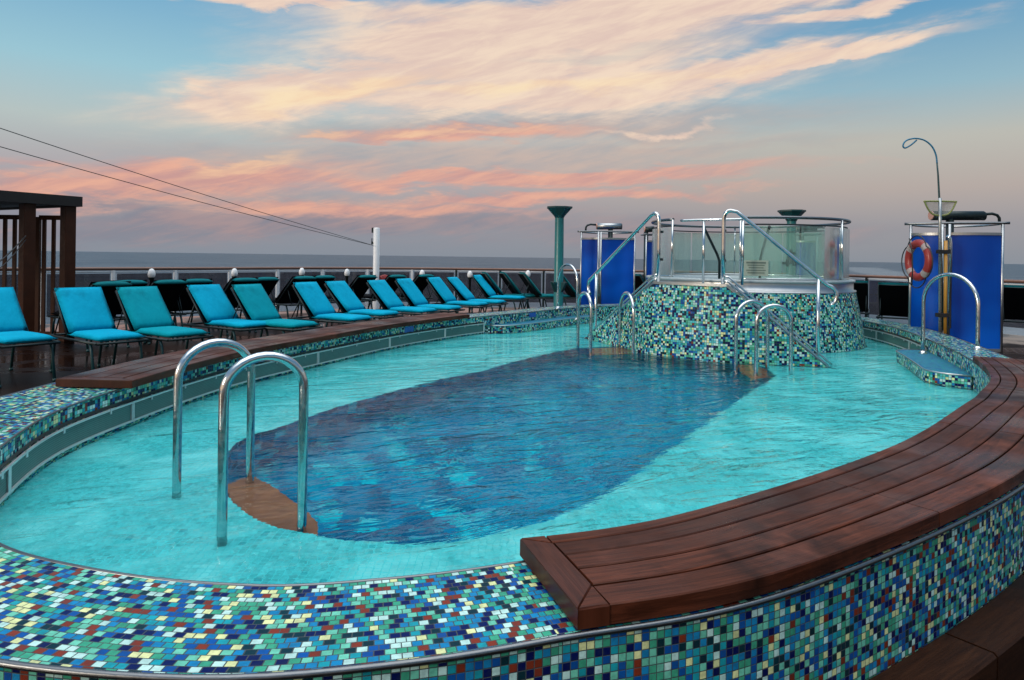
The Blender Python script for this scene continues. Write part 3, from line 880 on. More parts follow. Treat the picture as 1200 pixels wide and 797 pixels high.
# glass screen : ten bent panes with an opening towards the landing
ZG0, ZG1 = 1.0, CAMZ + .45
RG = 1.37
gaps = [(-112 + k * (318 / 10) + .4, -112 + (k + 1) * (318 / 10) - .4) for k in range(10)]
for a0, a1 in gaps:
    mb = MB(); n = 14
    rows_ = [[polar(RG + dr, a0 + (a1 - a0) * k / n, z) for k in range(n + 1)] for dr, z in ((0, ZG0), (0, ZG1), (.012, ZG1), (.012, ZG0))]
    mb.grid(rows_ + [rows_[0]], smooth=False); mb.build('glass_pane', 'spa glass', spa)
def arc(r, a0, a1, z, n=40): return [polar(r, a0 + (a1 - a0) * k / n, z) for k in range(n + 1)]
mb = MB(); mb.tube(arc(RG + .01, -112, 206, CAMZ + .56, 84), .021, 10); mb.build('top_rail', 'dark steel', spa)
mb = MB(); mb.tube(arc(RG - .02, -112, 206, CAMZ + .47, 84), .010, 8); mb.build('glass_clamp_rail', 'dark metal', spa)
mb = MB(); mb.tube(arc(RG + .006, -112, 206, 1.01, 84), .012, 8); mb.build('glass_shoe', 'steel', spa)
for k in (0, 2, 4, 6, 8, 10):
    a = -112 + k * 318 / 10
    mb = MB(); mb.tube([polar(RG + .03, a, .99), polar(RG + .02, a, CAMZ + .555)], .013, 8); mb.build('screen_post', 'steel', spa)
# stair wall : outer arc, its top following landing and flights
LA, LB, AA, AB = 226, 246.5, 184, 271       # landing from LA to LB, straight flights down to AA and AB
ZL = CAMZ - .285
RLA, RLB, RAA, RAB = 2.53, 2.63, 2.40, 2.64
def chord(deg, ta, ra, tb, rb):
    return ra * rb * math.sin(R(ta - tb)) / (ra * math.sin(R(ta - deg)) + rb * math.sin(R(deg - tb)))
def SR(deg):
    if deg < LA: return chord(deg, LA, RLA, AA, RAA)
    if deg > LB: return chord(deg, LB, RLB, AB, RAB)
    return RLA + (RLB - RLA) * (deg - LA) / (LB - LA)
def stz(deg):
    if LA <= deg <= LB: return ZL
    a_, ra, b_, rb = (LA, RLA, AA, RAA) if deg < LA else (LB, RLB, AB, RAB)
    A_, B_, Q_ = polar(ra, a_, 0), polar(rb, b_, 0), polar(SR(deg), deg, 0)
    t = (Q_ - A_).dot(B_ - A_) / (B_ - A_).length_squared
    return ZL + (.02 - ZL) * t
N_ = 86; degs = [AA + (AB - AA) * k / N_ for k in range(N_ + 1)]
degs = sorted(set(degs + [LA, LB]))
mb = MB(); rows_ = [[], []]; uvs_ = [[], []]; acc = 0; last = None
for d in degs:
    b_, t_ = polar(SR(d) + .10, d, -.02), polar(SR(d) + .10 * (1 - min(1, stz(d) / 1.0)), d, max(stz(d), 0))
    if last: acc += (b_ - last).length
    last = b_
    rows_[0].append(b_); rows_[1].append(t_); uvs_[0].append((acc, 0)); uvs_[1].append((acc, max(stz(d), 0) + .02))
mb.grid(rows_, uvs_, smooth=True); mb.build('stair_wall', 'spa mosaic', spa)
mb = MB(); capr = []
for d in degs:
    z = max(stz(d), 0); capr.append([polar(SR(d) + .012, d, z - .02), polar(SR(d) + .012, d, z + .008), polar(SR(d) - .09, d, z + .008), polar(SR(d) - .09, d, z - .02)])
mb.grid(capr, smooth=False, flip=True); mb.build('stringer_cap', 'brushed steel', spa)
mb = MB(); lo_r = 1.5
ld = [LA + (LB - LA) * k / 12 for k in range(13)]
mb.grid([[polar(lo_r, d, ZL - .03) for d in ld], [polar(SR(d) - .085, d, ZL - .03) for d in ld]], smooth=False); mb.build('landing', 'tub white', spa)
def flight(a_top, a_bot):
    mb = MB(); n = 5
    for k in range(n):
        a0 = a_top + (a_bot - a_top) * k / n; a1 = a_top + (a_bot - a_top) * (k + 1) / n; z = ZL - .03 - (ZL) * (k + 1) / (n + .5); zp = ZL - .03 - ZL * k / (n + .5)
        ks = [a0 + (a1 - a0) * j / 3 for j in range(4)]
        mb.grid([[polar(1.5, q, z) for q in ks], [polar(SR(q) - .085, q, z) for q in ks]], smooth=False)
        mb.face([polar(1.5, a0, z), polar(SR(a0) - .085, a0, z), polar(SR(a0) - .085, a0, zp), polar(1.5, a0, zp)])
    mb.build('stair_flight', 'blue mosaic', spa)
flight(LA, AA + 3); flight(LB, AB - 2)
mb = MB()   # inner cheek of the right and left flights
for s0, s1 in ((AA, LA), (LB, AB)):
    ks = [s0 + (s1 - s0) * j / 16 for j in range(17)]
    mb.grid([[polar(1.78, q, -.02) for q in ks], [polar(1.78, q, max(0, stz(q) - .28)) for q in ks]], [[(R(q) * 1.78, 0) for q in ks], [(R(q) * 1.78, max(0, stz(q) - .28)) for q in ks]], smooth=True)
# handrails
def hand(degs_, post_end, lab):
    pts = []; top, end = degs_
    n = 20; sg = 1 if end > top else -1
    r0 = lambda d: SR(d) - .04
    zt = CAMZ + .565
    base = polar(r0(top), top, ZL)
    pts = [base, base + Vector((0, 0, .4)), base + Vector((0, 0, .72))]
    for k in range(1, 7):
        th = PI / 2 * k / 6; d = top + sg * 1.6 * (1 - math.cos(th)); pts.append(polar(r0(d), d, zt - .10 + .10 * math.sin(th)))
    d0 = top + sg * 3.2
    z0, z1 = zt - .01, CAMZ - .27 if sg > 0 else CAMZ - .30
    HA, HB = polar(r0(d0), d0, z0 - .005), polar(r0(end), end, z1)
    pts += [HA.lerp(HB, k / n) for k in range(n + 1)]
    for k in range(1, 9):
        th = PI * .92 * k / 8; d = end + sg * 2.0 * math.sin(th); pts.append(polar(r0(d), d, z1 - .1 + .1 * math.cos(th) - .03 * k / 8))
    mb = MB(); mb.tube(pts, .023, 12); h = mb.build('stair_handrail', 'steel', spa)
    mb = MB(); q = HA.lerp(HB, .9); mb.tube([Vector((q.x, q.y, .0)), q], .021, 10); mb.build('handrail_post', 'steel', h)
    for off, rad in ((.05, .016), (.105, .012)):
        mb = MB(); ks = [top + (end + sg * 1.0 - top) * j / 18 for j in range(19)]
        mb.tube([polar(r0(q) + .01, q, max(stz(q), .0) + off) for q in ks], rad, 10); mb.build('stringer_rail', 'steel', h)
    for zz_ in (.28, .62):
        mb = MB(); mb.box(polar(r0(top) - .03, top, ZL + zz_), (.07, .05, .03), R(top)); mb.build('clamp', 'dark metal', h)
    return h
hand((LA + 1, AA + 1), AA + 4, '')
hand((LB - 1, AB - .5), AB - 1.5, '')
for a in (LA + 6, LB + 3):
    mb = MB(); mb.tube([polar(1.62, a, ZL - .03), polar(1.62, a, CAMZ + .5)], .017, 8); mb.build('landing_post', 'steel', spa)
mb = MB(); mb.tube(arc(1.62, LA - 6, LB + 3, CAMZ + .52, 16), .017, 8); mb.build('landing_rail', 'steel', spa)
# grab bars bending down into the tub
for a in (LA + 2, LB + 16):
    mb = MB(); q = polar(1.40, a, 0); inn = -q.normalized()
    mb.tube([q + Vector((0, 0, CAMZ + .44)), q + inn * .10 + Vector((0, 0, CAMZ + .36)), q + inn * .42 + Vector((0, 0, CAMZ + .08)), q + inn * .50 + Vector((0, 0, CAMZ - .02)), q + inn * .5 + Vector((0, 0, 1.0 - .12))], .018, 10)
    mb.build('grab_bar', 'dark metal', spa)
# fittings and a notice on the panes
o = tag(empty('safety_notice', SPC + polar(1.40, -104, 1.15)), 'small pale notice board on the inside of the tub glass', 'sign')
v0 = R(-104)
mb = MB(); mb.box((0, 0, 0), (.012, .30, .2), v0); mb.build('board', 'sign board', o)
mb = MB()
for k in range(5): mb.box(Vector((math.cos(v0), math.sin(v0), 0)) * .008 + Vector((0, 0, .07 - k * .033)), (.004, .24 - .03 * (k % 3), .012 if k else .022), v0)
mb.build('print', 'sign ink', o)
for k, (px, z) in enumerate(((945, 1.21), (952, 1.36), (965, 1.22))):
    a = math.degrees(math.atan2(XY(px, 11.55).y - SY, XY(px, 11.55).x - SX))
    q = SPC + polar(RG - .03, a, z)
    o = tag(empty('glass_fitting', q, R(a)), ['round chrome pipe fitting on the glass, left of three', 'star shaped dark knob on the glass above two pipe fittings', 'chrome pipe fitting on the glass, right of three'][k], 'fitting', 'fittings on the tub glass')
    mb = MB()
    if k == 1:
        for j in range(5):
            t = PI / 2 + 2 * PI * j / 5
            mb.bar((0, 0, 0), (0, math.cos(t) * .075, math.sin(t) * .075), .03, .03, up=(1, 0, 0))
        mb.box((0, 0, -.08), (.03, .05, .07)); mb.build('knob', 'dark metal', o)
    else:
        mb.tube([(0, -.09, 0), (0, .09, .0)], .022, 10); mb.tube([(-.02, 0, -.05), (-.02, 0, .07)], .026, 10); mb.build('valve', 'dark metal', o)

# ------------------------------------------------------------------ blue shower enclosures
def shower(px, d, panels, lab, flip=1, L=.36):
    """panels: (pixel column, distance) pairs for the two upright edges of each gently bowed screen"""
    c = XY(px, d); root = tag(empty('shower_enclosure', c), lab, 'shower', 'blue outdoor shower enclosures')
    zt = CAMZ + .385; ends = []
    for (xa, da), (xb, db) in panels:
        A, B = XY(xa, da) - c, XY(xb, db) - c; ends += [A, B]
        t = (B - A).normalized(); nn = Vector((t.y, -t.x, 0)); bow = (B - A).length * .10; n = 14
        def at(k, dr): return A.lerp(B, k / n) + nn * (bow * 4 * (k / n) * (1 - k / n) + dr)
        up = lambda p, z: Vector((p.x, p.y, z))
        mb = MB(); rows_ = [[up(at(k, dr), z) for k in range(n + 1)] for dr, z in ((0, .10), (0, zt), (-.014, zt), (-.014, .10))]
        mb.grid(rows_ + [rows_[0]], smooth=False); p = mb.build('screen', 'blue panel', root)
        mb = MB()
        for z in (.09, zt + .012):
            rr_ = [[up(at(k, dr), z + dz) for k in range(n + 1)] for dr, dz in ((.012, -.018), (.012, .018), (-.026, .018), (-.026, -.018))]
            mb.grid(rr_ + [rr_[0]], smooth=False)
        for q in (A, B):
            mb.tube([up(q, ZD), up(q, CAMZ + .53)], .019, 8)
        mb.build('screen_frame', 'brushed steel', p)
    a, b = ends[0], ends[-1]; t = (b - a).normalized(); nn = Vector((t.y, -t.x, 0)); W_ = (b - a).length
    mb = MB(); mb.tube([a - t * .08 + Vector((0, 0, CAMZ + .545))] + [a.lerp(b, k / 12) + nn * (W_ * .22 * 4 * (k / 12) * (1 - k / 12)) * .35 + Vector((0, 0, CAMZ + .545)) for k in range(13)] + [b + t * .08 + Vector((0, 0, CAMZ + .545))], .018, 8); mb.build('top_bar', 'dark steel', root)
    back = -nn * W_ * .8
    mb = MB(); mb.tube([a + Vector((0, 0, CAMZ + .54))] + [a.lerp(b, .5 - .5 * math.cos(PI * k / 12)) + back * math.sin(PI * k / 12) + Vector((0, 0, CAMZ + .54)) for k in range(1, 12)] + [b + Vector((0, 0, CAMZ + .54))], .015, 8); mb.build('back_ring', 'brushed steel', root)
    m_ = (a + b) / 2 + back * .25
    dx = L * .12
    mb = MB(); mb.tube([m_ + Vector((dx - L, 0, CAMZ + .66)), m_ + Vector((dx + L, 0, CAMZ + .67))], .066, 18); dr = mb.build('shower_drum', 'dark metal' if flip > 0 else 'brushed steel', root)
    for s in (-1, 1):
        mb = MB(); mb.tube([m_ + Vector((dx + s * L, 0, CAMZ + .665)), m_ + Vector((dx + s * (L + .016), 0, CAMZ + .665))], .062, 18); mb.build('drum_cap', 'brass cap' if s < 0 else 'dark metal', dr)
    mb = MB(); s = flip
    mb.tube([m_ + Vector((dx + s * (L + o), 0, CAMZ + z)) for o, z in ((0, .69), (.13, .70), (.20, .68), (.23, .64), (.235, .55))], .020, 8); mb.build('feed_pipe', 'dark metal', root)
    mb = MB(); mb.tube([m_ + Vector((-.06 * flip, 0, ZD)), m_ + Vector((-.06 * flip, 0, CAMZ + .62))], .05, 12); mb.build('column', 'dark metal', root)
    return root
shower(1121, 9.5, [((1067, 9.65), (1104, 9.35)), ((1112.5, 9.3), (1174.5, 9.15))], 'large blue shower enclosure on the right behind the lifebuoy', 1, .36)
shower(712.5, 13.8, [((681, 14.0), (701, 13.7)), ((704, 13.7), (743.5, 13.9))], 'blue shower enclosure left of the stairs, silver drum on top', -1, .25)
shower(752, 15.3, [((757, 15.2), (768, 15.4))], 'narrow blue shower screen seen at the left end of the tub glass', 1, .1)
shower(943, 14.0, [((925, 14.1), (957, 13.8))], 'blue shower screen seen through the right side of the tub glass', 1, .2)

# ------------------------------------------------------------------ light columns
def column(px, d, lab):
    root = tag(empty('light_column', XY(px, d)), lab, 'light column', 'teal light columns')
    zt = CAMZ + .985
    mb = MB(); mb.lathe([(.115, ZD), (.115, .06), (.092, .09), (.086, zt - .17)], n=4 * 5, smooth=True); mb.build('shaft', 'teal paint', root)
    mb = MB(); mb.lathe([(.088, zt - .22), (.11, zt - .18), (.245, zt - .035), (.26, zt - .03), (.26, zt), (.235, zt), (.05, zt - .05), (.001, zt - .05)], n=8, smooth=False, a0=PI / 8, a1=PI / 8 + 2 * PI); mb.build('flared_head', 'teal dark paint', root)
    for k in range(4):
        mb = MB(); a = PI / 4 + k * PI / 2; c_, s_ = math.cos(a), math.sin(a)
        zz = .78
        A, B, C = Vector((c_ * .086, s_ * .086, zz)), Vector((c_ * .2, s_ * .2, zz)), Vector((c_ * .086, s_ * .086, zz - .2))
        w = Vector((-s_, c_, 0)) * .03
        mb.face([A - w, B - w, C - w]); mb.face([A + w, C + w, B + w]); mb.face([A - w, A + w, B + w, B - w]); mb.face([B - w, B + w, C + w, C - w])
        mb.build('bracket', 'teal dark paint', root)
    return root
column(655, 13.2, 'tall teal light column with flared black head left of the stairs')
column(927, 13.3, 'teal light column seen through the tub glass, dark head above it')

# ------------------------------------------------------------------ pergola
pg = tag(empty('pergola', (-6.9, 9.8, 0)), 'dark wooden pergola with slatted screens at the left edge', 'pergola')
pg.location = (0, 0, 0)
PR = Vector((-6.38, 10.05, 0)); fd = Vector((-.50, -.90, 0)).normalized(); bd = Vector((-.90, .50, 0)).normalized()
zt, zb = CAMZ + .79, CAMZ + .655
def quadbox(mb, o, a, b, z0, z1):
    p = [o, o + a, o + a + b, o + b]; z0v, z1v = Vector((0, 0, z0)), Vector((0, 0, z1))
    mb.face([q + z1v for q in p]); mb.face([q + z0v for q in p[::-1]])
    for k in range(4): mb.face([p[k] + z0v, p[(k + 1) % 4] + z0v, p[(k + 1) % 4] + z1v, p[k] + z1v])
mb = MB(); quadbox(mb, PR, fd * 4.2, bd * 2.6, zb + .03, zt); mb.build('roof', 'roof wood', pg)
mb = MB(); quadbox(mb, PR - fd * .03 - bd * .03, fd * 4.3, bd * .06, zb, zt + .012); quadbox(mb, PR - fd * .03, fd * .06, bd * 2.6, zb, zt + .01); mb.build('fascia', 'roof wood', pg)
for s, bb in ((.10, .10), (.64, .10), (1.16, .10), (2.2, .10), (.1, 2.35), (1.16, 2.35)):
    mb = MB(); q = PR + fd * s + bd * bb; mb.box((q.x, q.y, (zb + ZD) / 2), (.15, .15, zb - ZD), math.atan2(fd.y, fd.x)); mb.build('post', 'pergola wood', pg, bevel=.006)
def screen(o, d, L, n, z0, z1):
    mb = MB()
    for k in range(n):
        q = o + d * (L * (k + .5) / n); mb.box((q.x, q.y, (z0 + z1) / 2), (.05, .035, z1 - z0), math.atan2(d.y, d.x))
    for z in (z0 - .03, z1 + .03):
        mb.bar(o + Vector((0, 0, z)), o + d * L + Vector((0, 0, z)), .045, .07)
    mb.build('slat_screen', 'pergola wood', pg)
SX0 = Vector((-6.90, 10.6, 0))
screen(SX0, Vector((-1, .0, 0)), .44, 3, ZD + .06, zb - .17)
screen(SX0 + Vector((-.60, 0, 0)), Vector((-1, .0, 0)), .6, 4, ZD + .06, zb - .17)
for q in (SX0 + Vector((.02, 0, 0)), SX0 + Vector((-.47, 0, 0)), SX0 + Vector((-.57, 0, 0))):
    mb = MB(); mb.box((q.x, q.y, (zb - .13 + ZD) / 2), (.085, .05, zb - .13 - ZD)); mb.build('stile', 'pergola wood', pg)

o = tag(empty('rope', (0, 0, 0)), 'thin dark rope slung from the pergola post down to the left', 'rope')
mb = MB(); a_, b_ = XY(30, 9.3, CAMZ + .2), XY(-30, 8.2, CAMZ - .33)
mb.tube([a_.lerp(b_, t / 8) - Vector((0, 0, .06 * math.sin(PI * t / 8))) for t in range(9)], .009, 6); mb.tube([a_.lerp(b_, t / 8) - Vector((0, 0, .10 * math.sin(PI * t / 8) + .05)) for t in range(9)], .007, 6); mb.build('cord', 'black rubber', o)

# ------------------------------------------------------------------ mast, wires, hose reel
mast = tag(empty('mast', XY(441, 16.2)), 'white signal mast at the railing where the two wires end', 'mast')
zm = CAMZ + 16.2 * (299.2 - 267) / F
mb = MB(); mb.lathe([(.075, ZD), (.075, zm - .02), (.06, zm), (.001, zm)], n=16); mb.build('pole', 'white paint', mast)
mb = MB(); mb.box((-.09, 0, zm - .06), (.05, .05, .12)); mb.box((-.09, 0, zm - .36), (.06, .05, .06)); mb.tube([(-.11, 0, zm - .4), (-.11, 0, zm - .25)], .012, 6); mb.build('wire_bracket', 'dark metal', mast)
tie = XY(438, 16.2, CAMZ + 16.2 * (299.2 - 288) / F)
for (py, lab) in ((140, 'upper of the two thin wires running from mast to upper left'), (161.5, 'lower of the two thin wires running from mast to upper left')):
    d = 8.5; q = XY(0, d, CAMZ + d * (HY - 8.1 - py) / F); far = q + (q - tie) * .7
    mb = MB(); mb.tube([tie.lerp(far, t / 30) - Vector((0, 0, .12 * math.sin(PI * t / 30))) for t in range(31)], .0055, 6)
    o = mb.build('wire', 'dark metal'); tag(o, lab, 'wire')
hr = tag(empty('hose_reel', XY(451, 16.3, .62)), 'red hose reel beside the foot of the white mast', 'hose reel')
mb = MB(); mb.lathe([(.02, -.06), (.16, -.06), (.17, -.05), (.1, -.04), (.1, .04), (.17, .05), (.16, .06), (.02, .06)], n=24); o = mb.build('reel', 'red vinyl', hr); o.rotation_euler = (R(90), 0, R(20))
mb = MB(); mb.tube([(-.12 + .1 * math.cos(t), -.1, .03 + .1 * math.sin(t)) for t in [k * PI / 8 for k in range(12)]], .018, 8); mb.build('hose', 'red vinyl', hr)
mb = MB(); mb.box((0, 0, -.385), (.08, .08, .61)); mb.build('stand', 'white paint', hr)

# ------------------------------------------------------------------ lifebuoy, skimmer net and poles by the right shower
dL = 9.0
lb = tag(empty('lifebuoy', XY(1076, dL, CAMZ + .03)), 'orange red lifebuoy with white bands hung on the blue shower screen', 'lifebuoy')
lb.rotation_euler = (0, 0, R(-90))
Rm, rm = .225, .052
for k in range(4):
    for nm, m_, t0, t1, ex in (('ring_quarter', 'red vinyl', 10, 80, 0), ('band', 'white band', -10, 10, .003)):
        mb = MB(); rows_ = []
        for j in range(13):
            th = R(k * 90 + 45 + t0 + (t1 - t0) * j / 12)
            rows_.append([Vector(((Rm + (rm + ex) * math.cos(q)) * math.cos(th), (rm * .8 + ex) * math.sin(q), (Rm + (rm + ex) * math.cos(q)) * math.sin(th))) for q in [2 * PI * i / 16 for i in range(16)]])
        mb.grid(rows_, closed=True); mb.build(nm, m_, lb)
mb = MB(); pts = []
for k in range(49):
    th = 2 * PI * k / 48; r_ = Rm + rm + .012 + .055 * abs(math.sin(2 * th + PI / 2)) ** .8
    pts.append(Vector((r_ * math.cos(th), -.02, r_ * math.sin(th) - .02)))
mb.tube(pts[:-1], .008, 6, closed=True); mb.build('grab_line', 'black rubber', lb)
mb = MB(); mb.tube([(-.06, -.085, .29), (.02, -.09, .1), (.03, -.09, -.15), (.0, -.08, -.33)], .009, 6); mb.build('lanyard', 'black rubber', lb)
dP = 8.95
net = tag(empty('skimmer_net', XY(1101, dP, 0)), 'pool skimmer net with yellow rim on a tall grey pole', 'pool net')
toz = lambda py, d: CAMZ + d * (308.0 - py) / F
mb = MB(); mb.tube([(0.02, 0, toz(390, dP)), (0, 0, toz(262, dP)), (-.005, 0, toz(232, dP))], .02, 10); mb.build('pole', 'grey pole', net)
w_ = .2; z0 = toz(251, dP); z1 = toz(236, dP)
rim = catmull([(-.10, 0, z0), (.10, 0, z0), (.20, 0, z1 - .02), (.17, 0, z1), (-.17, 0, z1), (-.20, 0, z1 - .02)], 6, True)
mb = MB(); mb.tube(rim, .011, 8, closed=True); mb.build('rim', 'lime rim', net)
mb = MB(); c_ = Vector((0, .09, (z0 + z1) / 2))
for a, b in zip(rim, rim[1:] + rim[:1]): mb.face([a, b, c_], smooth=True)
mb.build('mesh', 'net mesh', net)
# whip aerial style vacuum pole bending at the tip
wh = tag(empty('whip_pole', XY(1100, dP + .1, 0)), 'tall thin pole bending over at the top into a hose loop', 'pole')
px_ = lambda x, y: Vector(((x - 1100) / F * dP, 0, toz(y, dP)))
mb = MB(); mb.tube([px_(1106, 388), px_(1103, 300), px_(1100, 236), px_(1098, 205), px_(1096.5, 190)], [.014, .014, .013, .011, .010], 8); mb.build('shaft', 'teal dark paint', wh)
cp = catmull([px_(1096.5, 190), px_(1095, 180), px_(1090, 170), px_(1081, 163), px_(1070, 161), px_(1060, 163.5), px_(1056, 169), px_(1058, 172.5), px_(1065, 169), px_(1072, 163)], 6)
mb = MB(); mb.tube(cp, .0105, 8); mb.build('hose_tip', 'blue hose', wh)
yp = tag(empty('brush_pole', XY(1108, dP - .02, 0)), 'yellow pole strapped upright between the blue shower screens', 'pole')
mb = MB(); mb.tube([(0.01, 0, toz(391, dP)), (0, 0, toz(282, dP))], .022, 10); mb.build('shaft', 'yellow pole', yp)
mb = MB()
for py in (295, 369): mb.box((-.03, -.0, toz(py, dP)), (.15, .07, .05))
mb.build('strap', 'black rubber', yp)
tb = tag(empty('drain_pipe', XY(1113.5, dP + .05, 0)), 'shiny pale pipe standing right of the yellow pole', 'pipe')
mb = MB(); mb.tube([(0, 0, toz(385, dP)), (0, 0, toz(285, dP)), (-.01, 0, toz(279, dP)), (-.04, 0, toz(276, dP))], .024, 12); mb.build('tube', 'steel', tb)

# ------------------------------------------------------------------ world
w = bpy.data.worlds.new('World'); SC.world = w; w.use_nodes = True
T.tree = w.node_tree; T.tree.nodes.clear()
SUN_EL, SUN_AZ = R(16), R(-128)     # azimuth measured clockwise from +Y, behind and left
sky = nd('ShaderNodeTexSky', sky_type='NISHITA'); sky.sun_disc = False; sky.sun_elevation = SUN_EL; sky.sun_rotation = SUN_AZ; sky.altitude = 20; sky.dust_density = 1.5
gen = N(nd('ShaderNodeTexCoord').outputs['Generated']); X, Y, Z = sep(gen)
az = M('ARCTAN2', X, Y); el = M('ARCSINE', M('MINIMUM', M('MAXIMUM', Z, -1.0), 1.0))
eld = el * (180 / PI)
g_left = ramp(sstep(eld, 0, 90, smooth=False), [(0, lin(138, 146, 158)), (.035, lin(146, 146, 158)), (.07, lin(176, 170, 174)), (.105, lin(184, 196, 194)), (.15, lin(156, 200, 214)), (.22, lin(114, 170, 206)), (.3, lin(94, 150, 196)), (.48, (.26, .45, .66)), (.66, (2.9, 3.0, 3.1)), (1.0, (3.1, 3.2, 3.3))])  # overhead stops, out of view, are brightened to lift the scene's light
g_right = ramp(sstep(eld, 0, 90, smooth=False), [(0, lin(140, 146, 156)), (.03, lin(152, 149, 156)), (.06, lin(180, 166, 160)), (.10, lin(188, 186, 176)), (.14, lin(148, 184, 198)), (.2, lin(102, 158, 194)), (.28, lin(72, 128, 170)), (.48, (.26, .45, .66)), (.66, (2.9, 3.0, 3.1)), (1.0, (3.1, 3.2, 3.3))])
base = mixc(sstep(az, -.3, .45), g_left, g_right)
big = noise(vec(X * 2.2, Y * 2.2, Z * 9.0), 1.0, 6, .55, .3)
fine = noise(vec(X * 5.5 + Z * 4, Y * 5.5, Z * 26), 1.0, 8, .6, .35)
wisp = noise(vec(X * 12 - Z * 9, Y * 12, Z * 70), 1.0, 6, .62, .5)
warp_a = (big - .5) * .28; warp_e = (fine - .5) * .075
def blob(px, py, hl, hw_, slope):
    a0 = math.atan((px - 600) / F); e0 = math.atan((HY + (px - 600) * ROLL - py) / F * math.cos(a0))
    du = az + warp_a - a0
    dv = el + warp_e - e0 - du * slope
    q = M('POWER', M('ABSOLUTE', du / (hl / F)), 2.0) + M('POWER', M('ABSOLUTE', dv / (hw_ / F)), 2.0)
    return M('EXPONENT', q * -1.0)
fineD = noise(vec(az * 4.2 + el * 5, (el - az * .20) * 27, 2.0), 1.0, 8, .6, .45)
wispD = noise(vec(az * 11, (el - az * .26) * 62, 7.0), 1.0, 7, .62, .5)
def layer(col_in, blobs, lo, hi, tint_hi, tint_lo, amt, diag=False):
    m = None
    for b in blobs:
        k = blob(*b[:5]) * (b[5] if len(b) > 5 else 1.0)
        m = k if m is None else M('MAXIMUM', m, k)
    fine, wisp = (fineD, wispD) if diag else (globals()['fine'], globals()['wisp'])
    dens = m * (.52 + fine * .72 + (wisp - .5) * .42) if not diag else m * (.40 + fine * .95 + (wisp - .5) * .5)
    f = sstep(dens, lo, hi) * amt
    return mixc(f, col_in, mixc(sstep(wisp * .5 + fine * .5, .38, .62), tint_lo, tint_hi)), f
c = base
# mauve bank low down
c, _ = layer(c, [(330, 256, 360, 25, .0), (760, 272, 340, 20, 0, .7), (120, 270, 220, 20, 0, .8)], .15, .85, lin(172, 146, 148), lin(130, 130, 146), .85, True)
# grey underside streaks
c, _ = layer(c, [(640, 152, 360, 20, .04), (520, 192, 380, 22, .02), (760, 178, 260, 14, .03, .8), (300, 235, 220, 14, .04, .9)], .15, .8, lin(186, 170, 164), lin(162, 160, 164), .62)
# wide soft peach veil through the middle
c, _ = layer(c, [(590, 172, 330, 42, .03), (330, 205, 230, 34, .08), (760, 140, 200, 26, .05, .8)], .08, .95, lin(230, 188, 166), lin(178, 166, 170), .36, True)
# pink bands
c, _ = layer(c, [(250, 212, 190, 22, .08), (110, 225, 150, 15, .02), (620, 210, 330, 11, .03), (640, 232, 260, 9, .04, .9), (540, 160, 190, 12, .05, .9), (420, 244, 260, 11, 0, .75), (20, 195, 60, 8, 0, .6)], .17, .72, lin(240, 176, 150), lin(206, 152, 146), .88, True)
c, _ = layer(c, [(290, 198, 70, 12, .3), (540, 158, 150, 7, .06, .9), (395, 160, 30, 7, .1, .9)], .25, .85, lin(248, 204, 164), lin(230, 182, 156), .85, True)
# cream sweeps higher up
c, _ = layer(c, [(400, 98, 230, 36, .22), (620, 55, 290, 58, .08), (640, 110, 310, 30, .05), (800, 96, 220, 19, .13), (950, 68, 120, 11, .14), (720, 12, 380, 26, .05), (320, 2, 150, 9, .05, .8), (225, 116, 60, 20, .2, .8), (800, 148, 90, 5, .05, .6), (1020, 4, 200, 8, .0, .8)], .15, .62, lin(254, 224, 196), lin(236, 202, 184), .90, True)
c, _ = layer(c, [(400, 108, 170, 18, .22), (640, 104, 280, 12, .06, .8), (860, 84, 180, 8, .13, .7)], .25, .9, lin(255, 230, 188), lin(252, 214, 174), .8, True)
# thin blue grey gaps inside the big cloud
c, _ = layer(c, [(700, 68, 160, 9, .06, .8), (800, 52, 130, 8, .04, .8), (520, 22, 90, 10, .1, .6)], .3, .9, lin(190, 190, 186), lin(172, 180, 186), .5)
# soft high cloud over the rest of the dome
hi_c = sstep(noise(vec(X * 2.5, Y * 2.5, Z * 3), 1, 7, .6, .4), .42, .68) * sstep(eld, 30, 55)
c = mixc(hi_c * .4, c, (1.9, 1.7, 1.5))
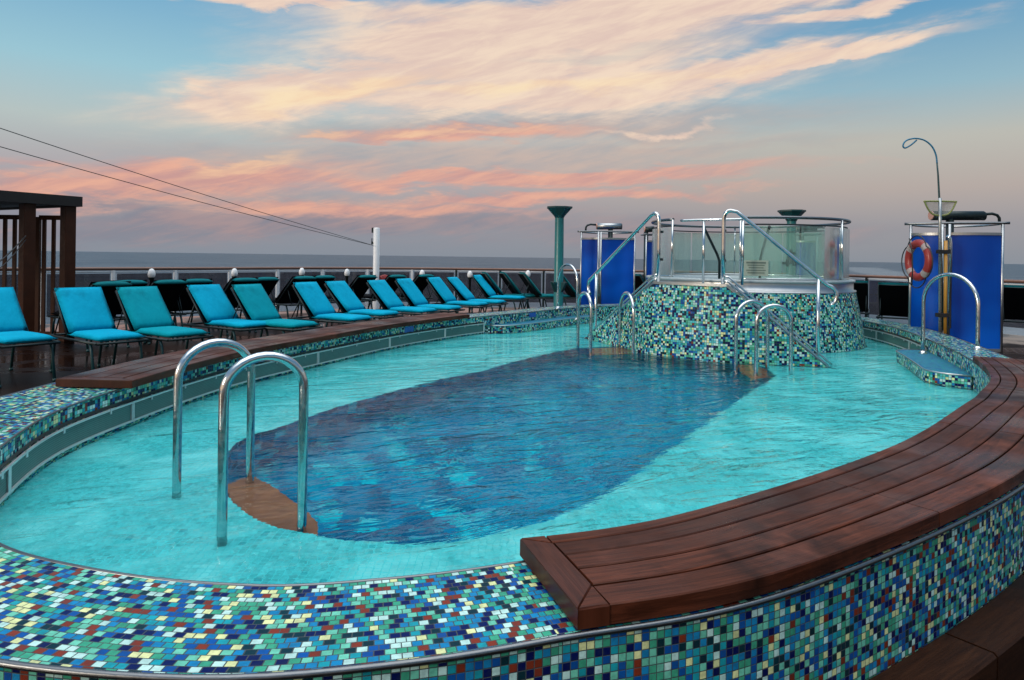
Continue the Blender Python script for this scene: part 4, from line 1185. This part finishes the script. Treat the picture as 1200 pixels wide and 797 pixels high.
# warm glow low in the west, behind the camera
back = sstep(M('COSINE', az - SUN_AZ) * -1.0, -1.0, -.2, 1.0, 0.0) * sstep(eld, 40, 0) * sstep(eld, -1, 1)
c = mixc(back * .6, c, (1.25, .8, .5))
tot = nd('ShaderNodeMix', data_type='RGBA', blend_type='ADD'); tot.inputs[0].default_value = 1.0
sk = nd('ShaderNodeVectorMath', operation='SCALE'); lk(sky.outputs[0], sk.inputs[0]); sk.inputs[3].default_value = .06
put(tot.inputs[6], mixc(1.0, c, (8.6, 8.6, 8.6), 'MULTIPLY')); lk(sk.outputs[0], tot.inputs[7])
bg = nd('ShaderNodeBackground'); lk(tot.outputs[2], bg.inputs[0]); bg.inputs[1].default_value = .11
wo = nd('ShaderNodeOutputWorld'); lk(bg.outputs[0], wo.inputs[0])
w.cycles.sampling_method = 'MANUAL'; w.cycles.sample_map_resolution = 512

sd = bpy.data.lights.new('sun', 'SUN'); sd.energy = 1.3; sd.angle = R(12); sd.color = (1, .86, .70)
so = bpy.data.objects.new('sun', sd); COL.objects.link(so)
sdir = Vector((math.sin(SUN_AZ) * math.cos(SUN_EL), math.cos(SUN_AZ) * math.cos(SUN_EL), math.sin(SUN_EL)))
so.rotation_euler = (-sdir).to_track_quat('-Z', 'Y').to_euler(); so.location = sdir * 40

# ------------------------------------------------------------------ camera and render settings
cd = bpy.data.cameras.new('camera'); cd.sensor_width = 36; cd.lens = 36 * F / 1200
cd.shift_y = -(398.5 - HY) / 1200; cd.clip_start = .05; cd.clip_end = 150000
co_ = bpy.data.objects.new('camera', cd); COL.objects.link(co_); co_.location = (0, 0, CAMZ)
co_.rotation_euler = (Matrix.Rotation(R(90), 4, 'X') @ Matrix.Rotation(ROLL, 4, 'Z')).to_euler()
SC.camera = co_
SC.view_settings.view_transform = 'Standard'; SC.view_settings.look = 'None'; SC.view_settings.exposure = 0.0; SC.view_settings.gamma = 1.0
SC.render.engine = 'CYCLES'
SC.cycles.use_denoising = True
SC.cycles.max_bounces = 10; SC.cycles.transparent_max_bounces = 24; SC.cycles.transmission_bounces = 8; SC.cycles.glossy_bounces = 5; SC.cycles.diffuse_bounces = 3
SC.cycles.sample_clamp_indirect = 6.0
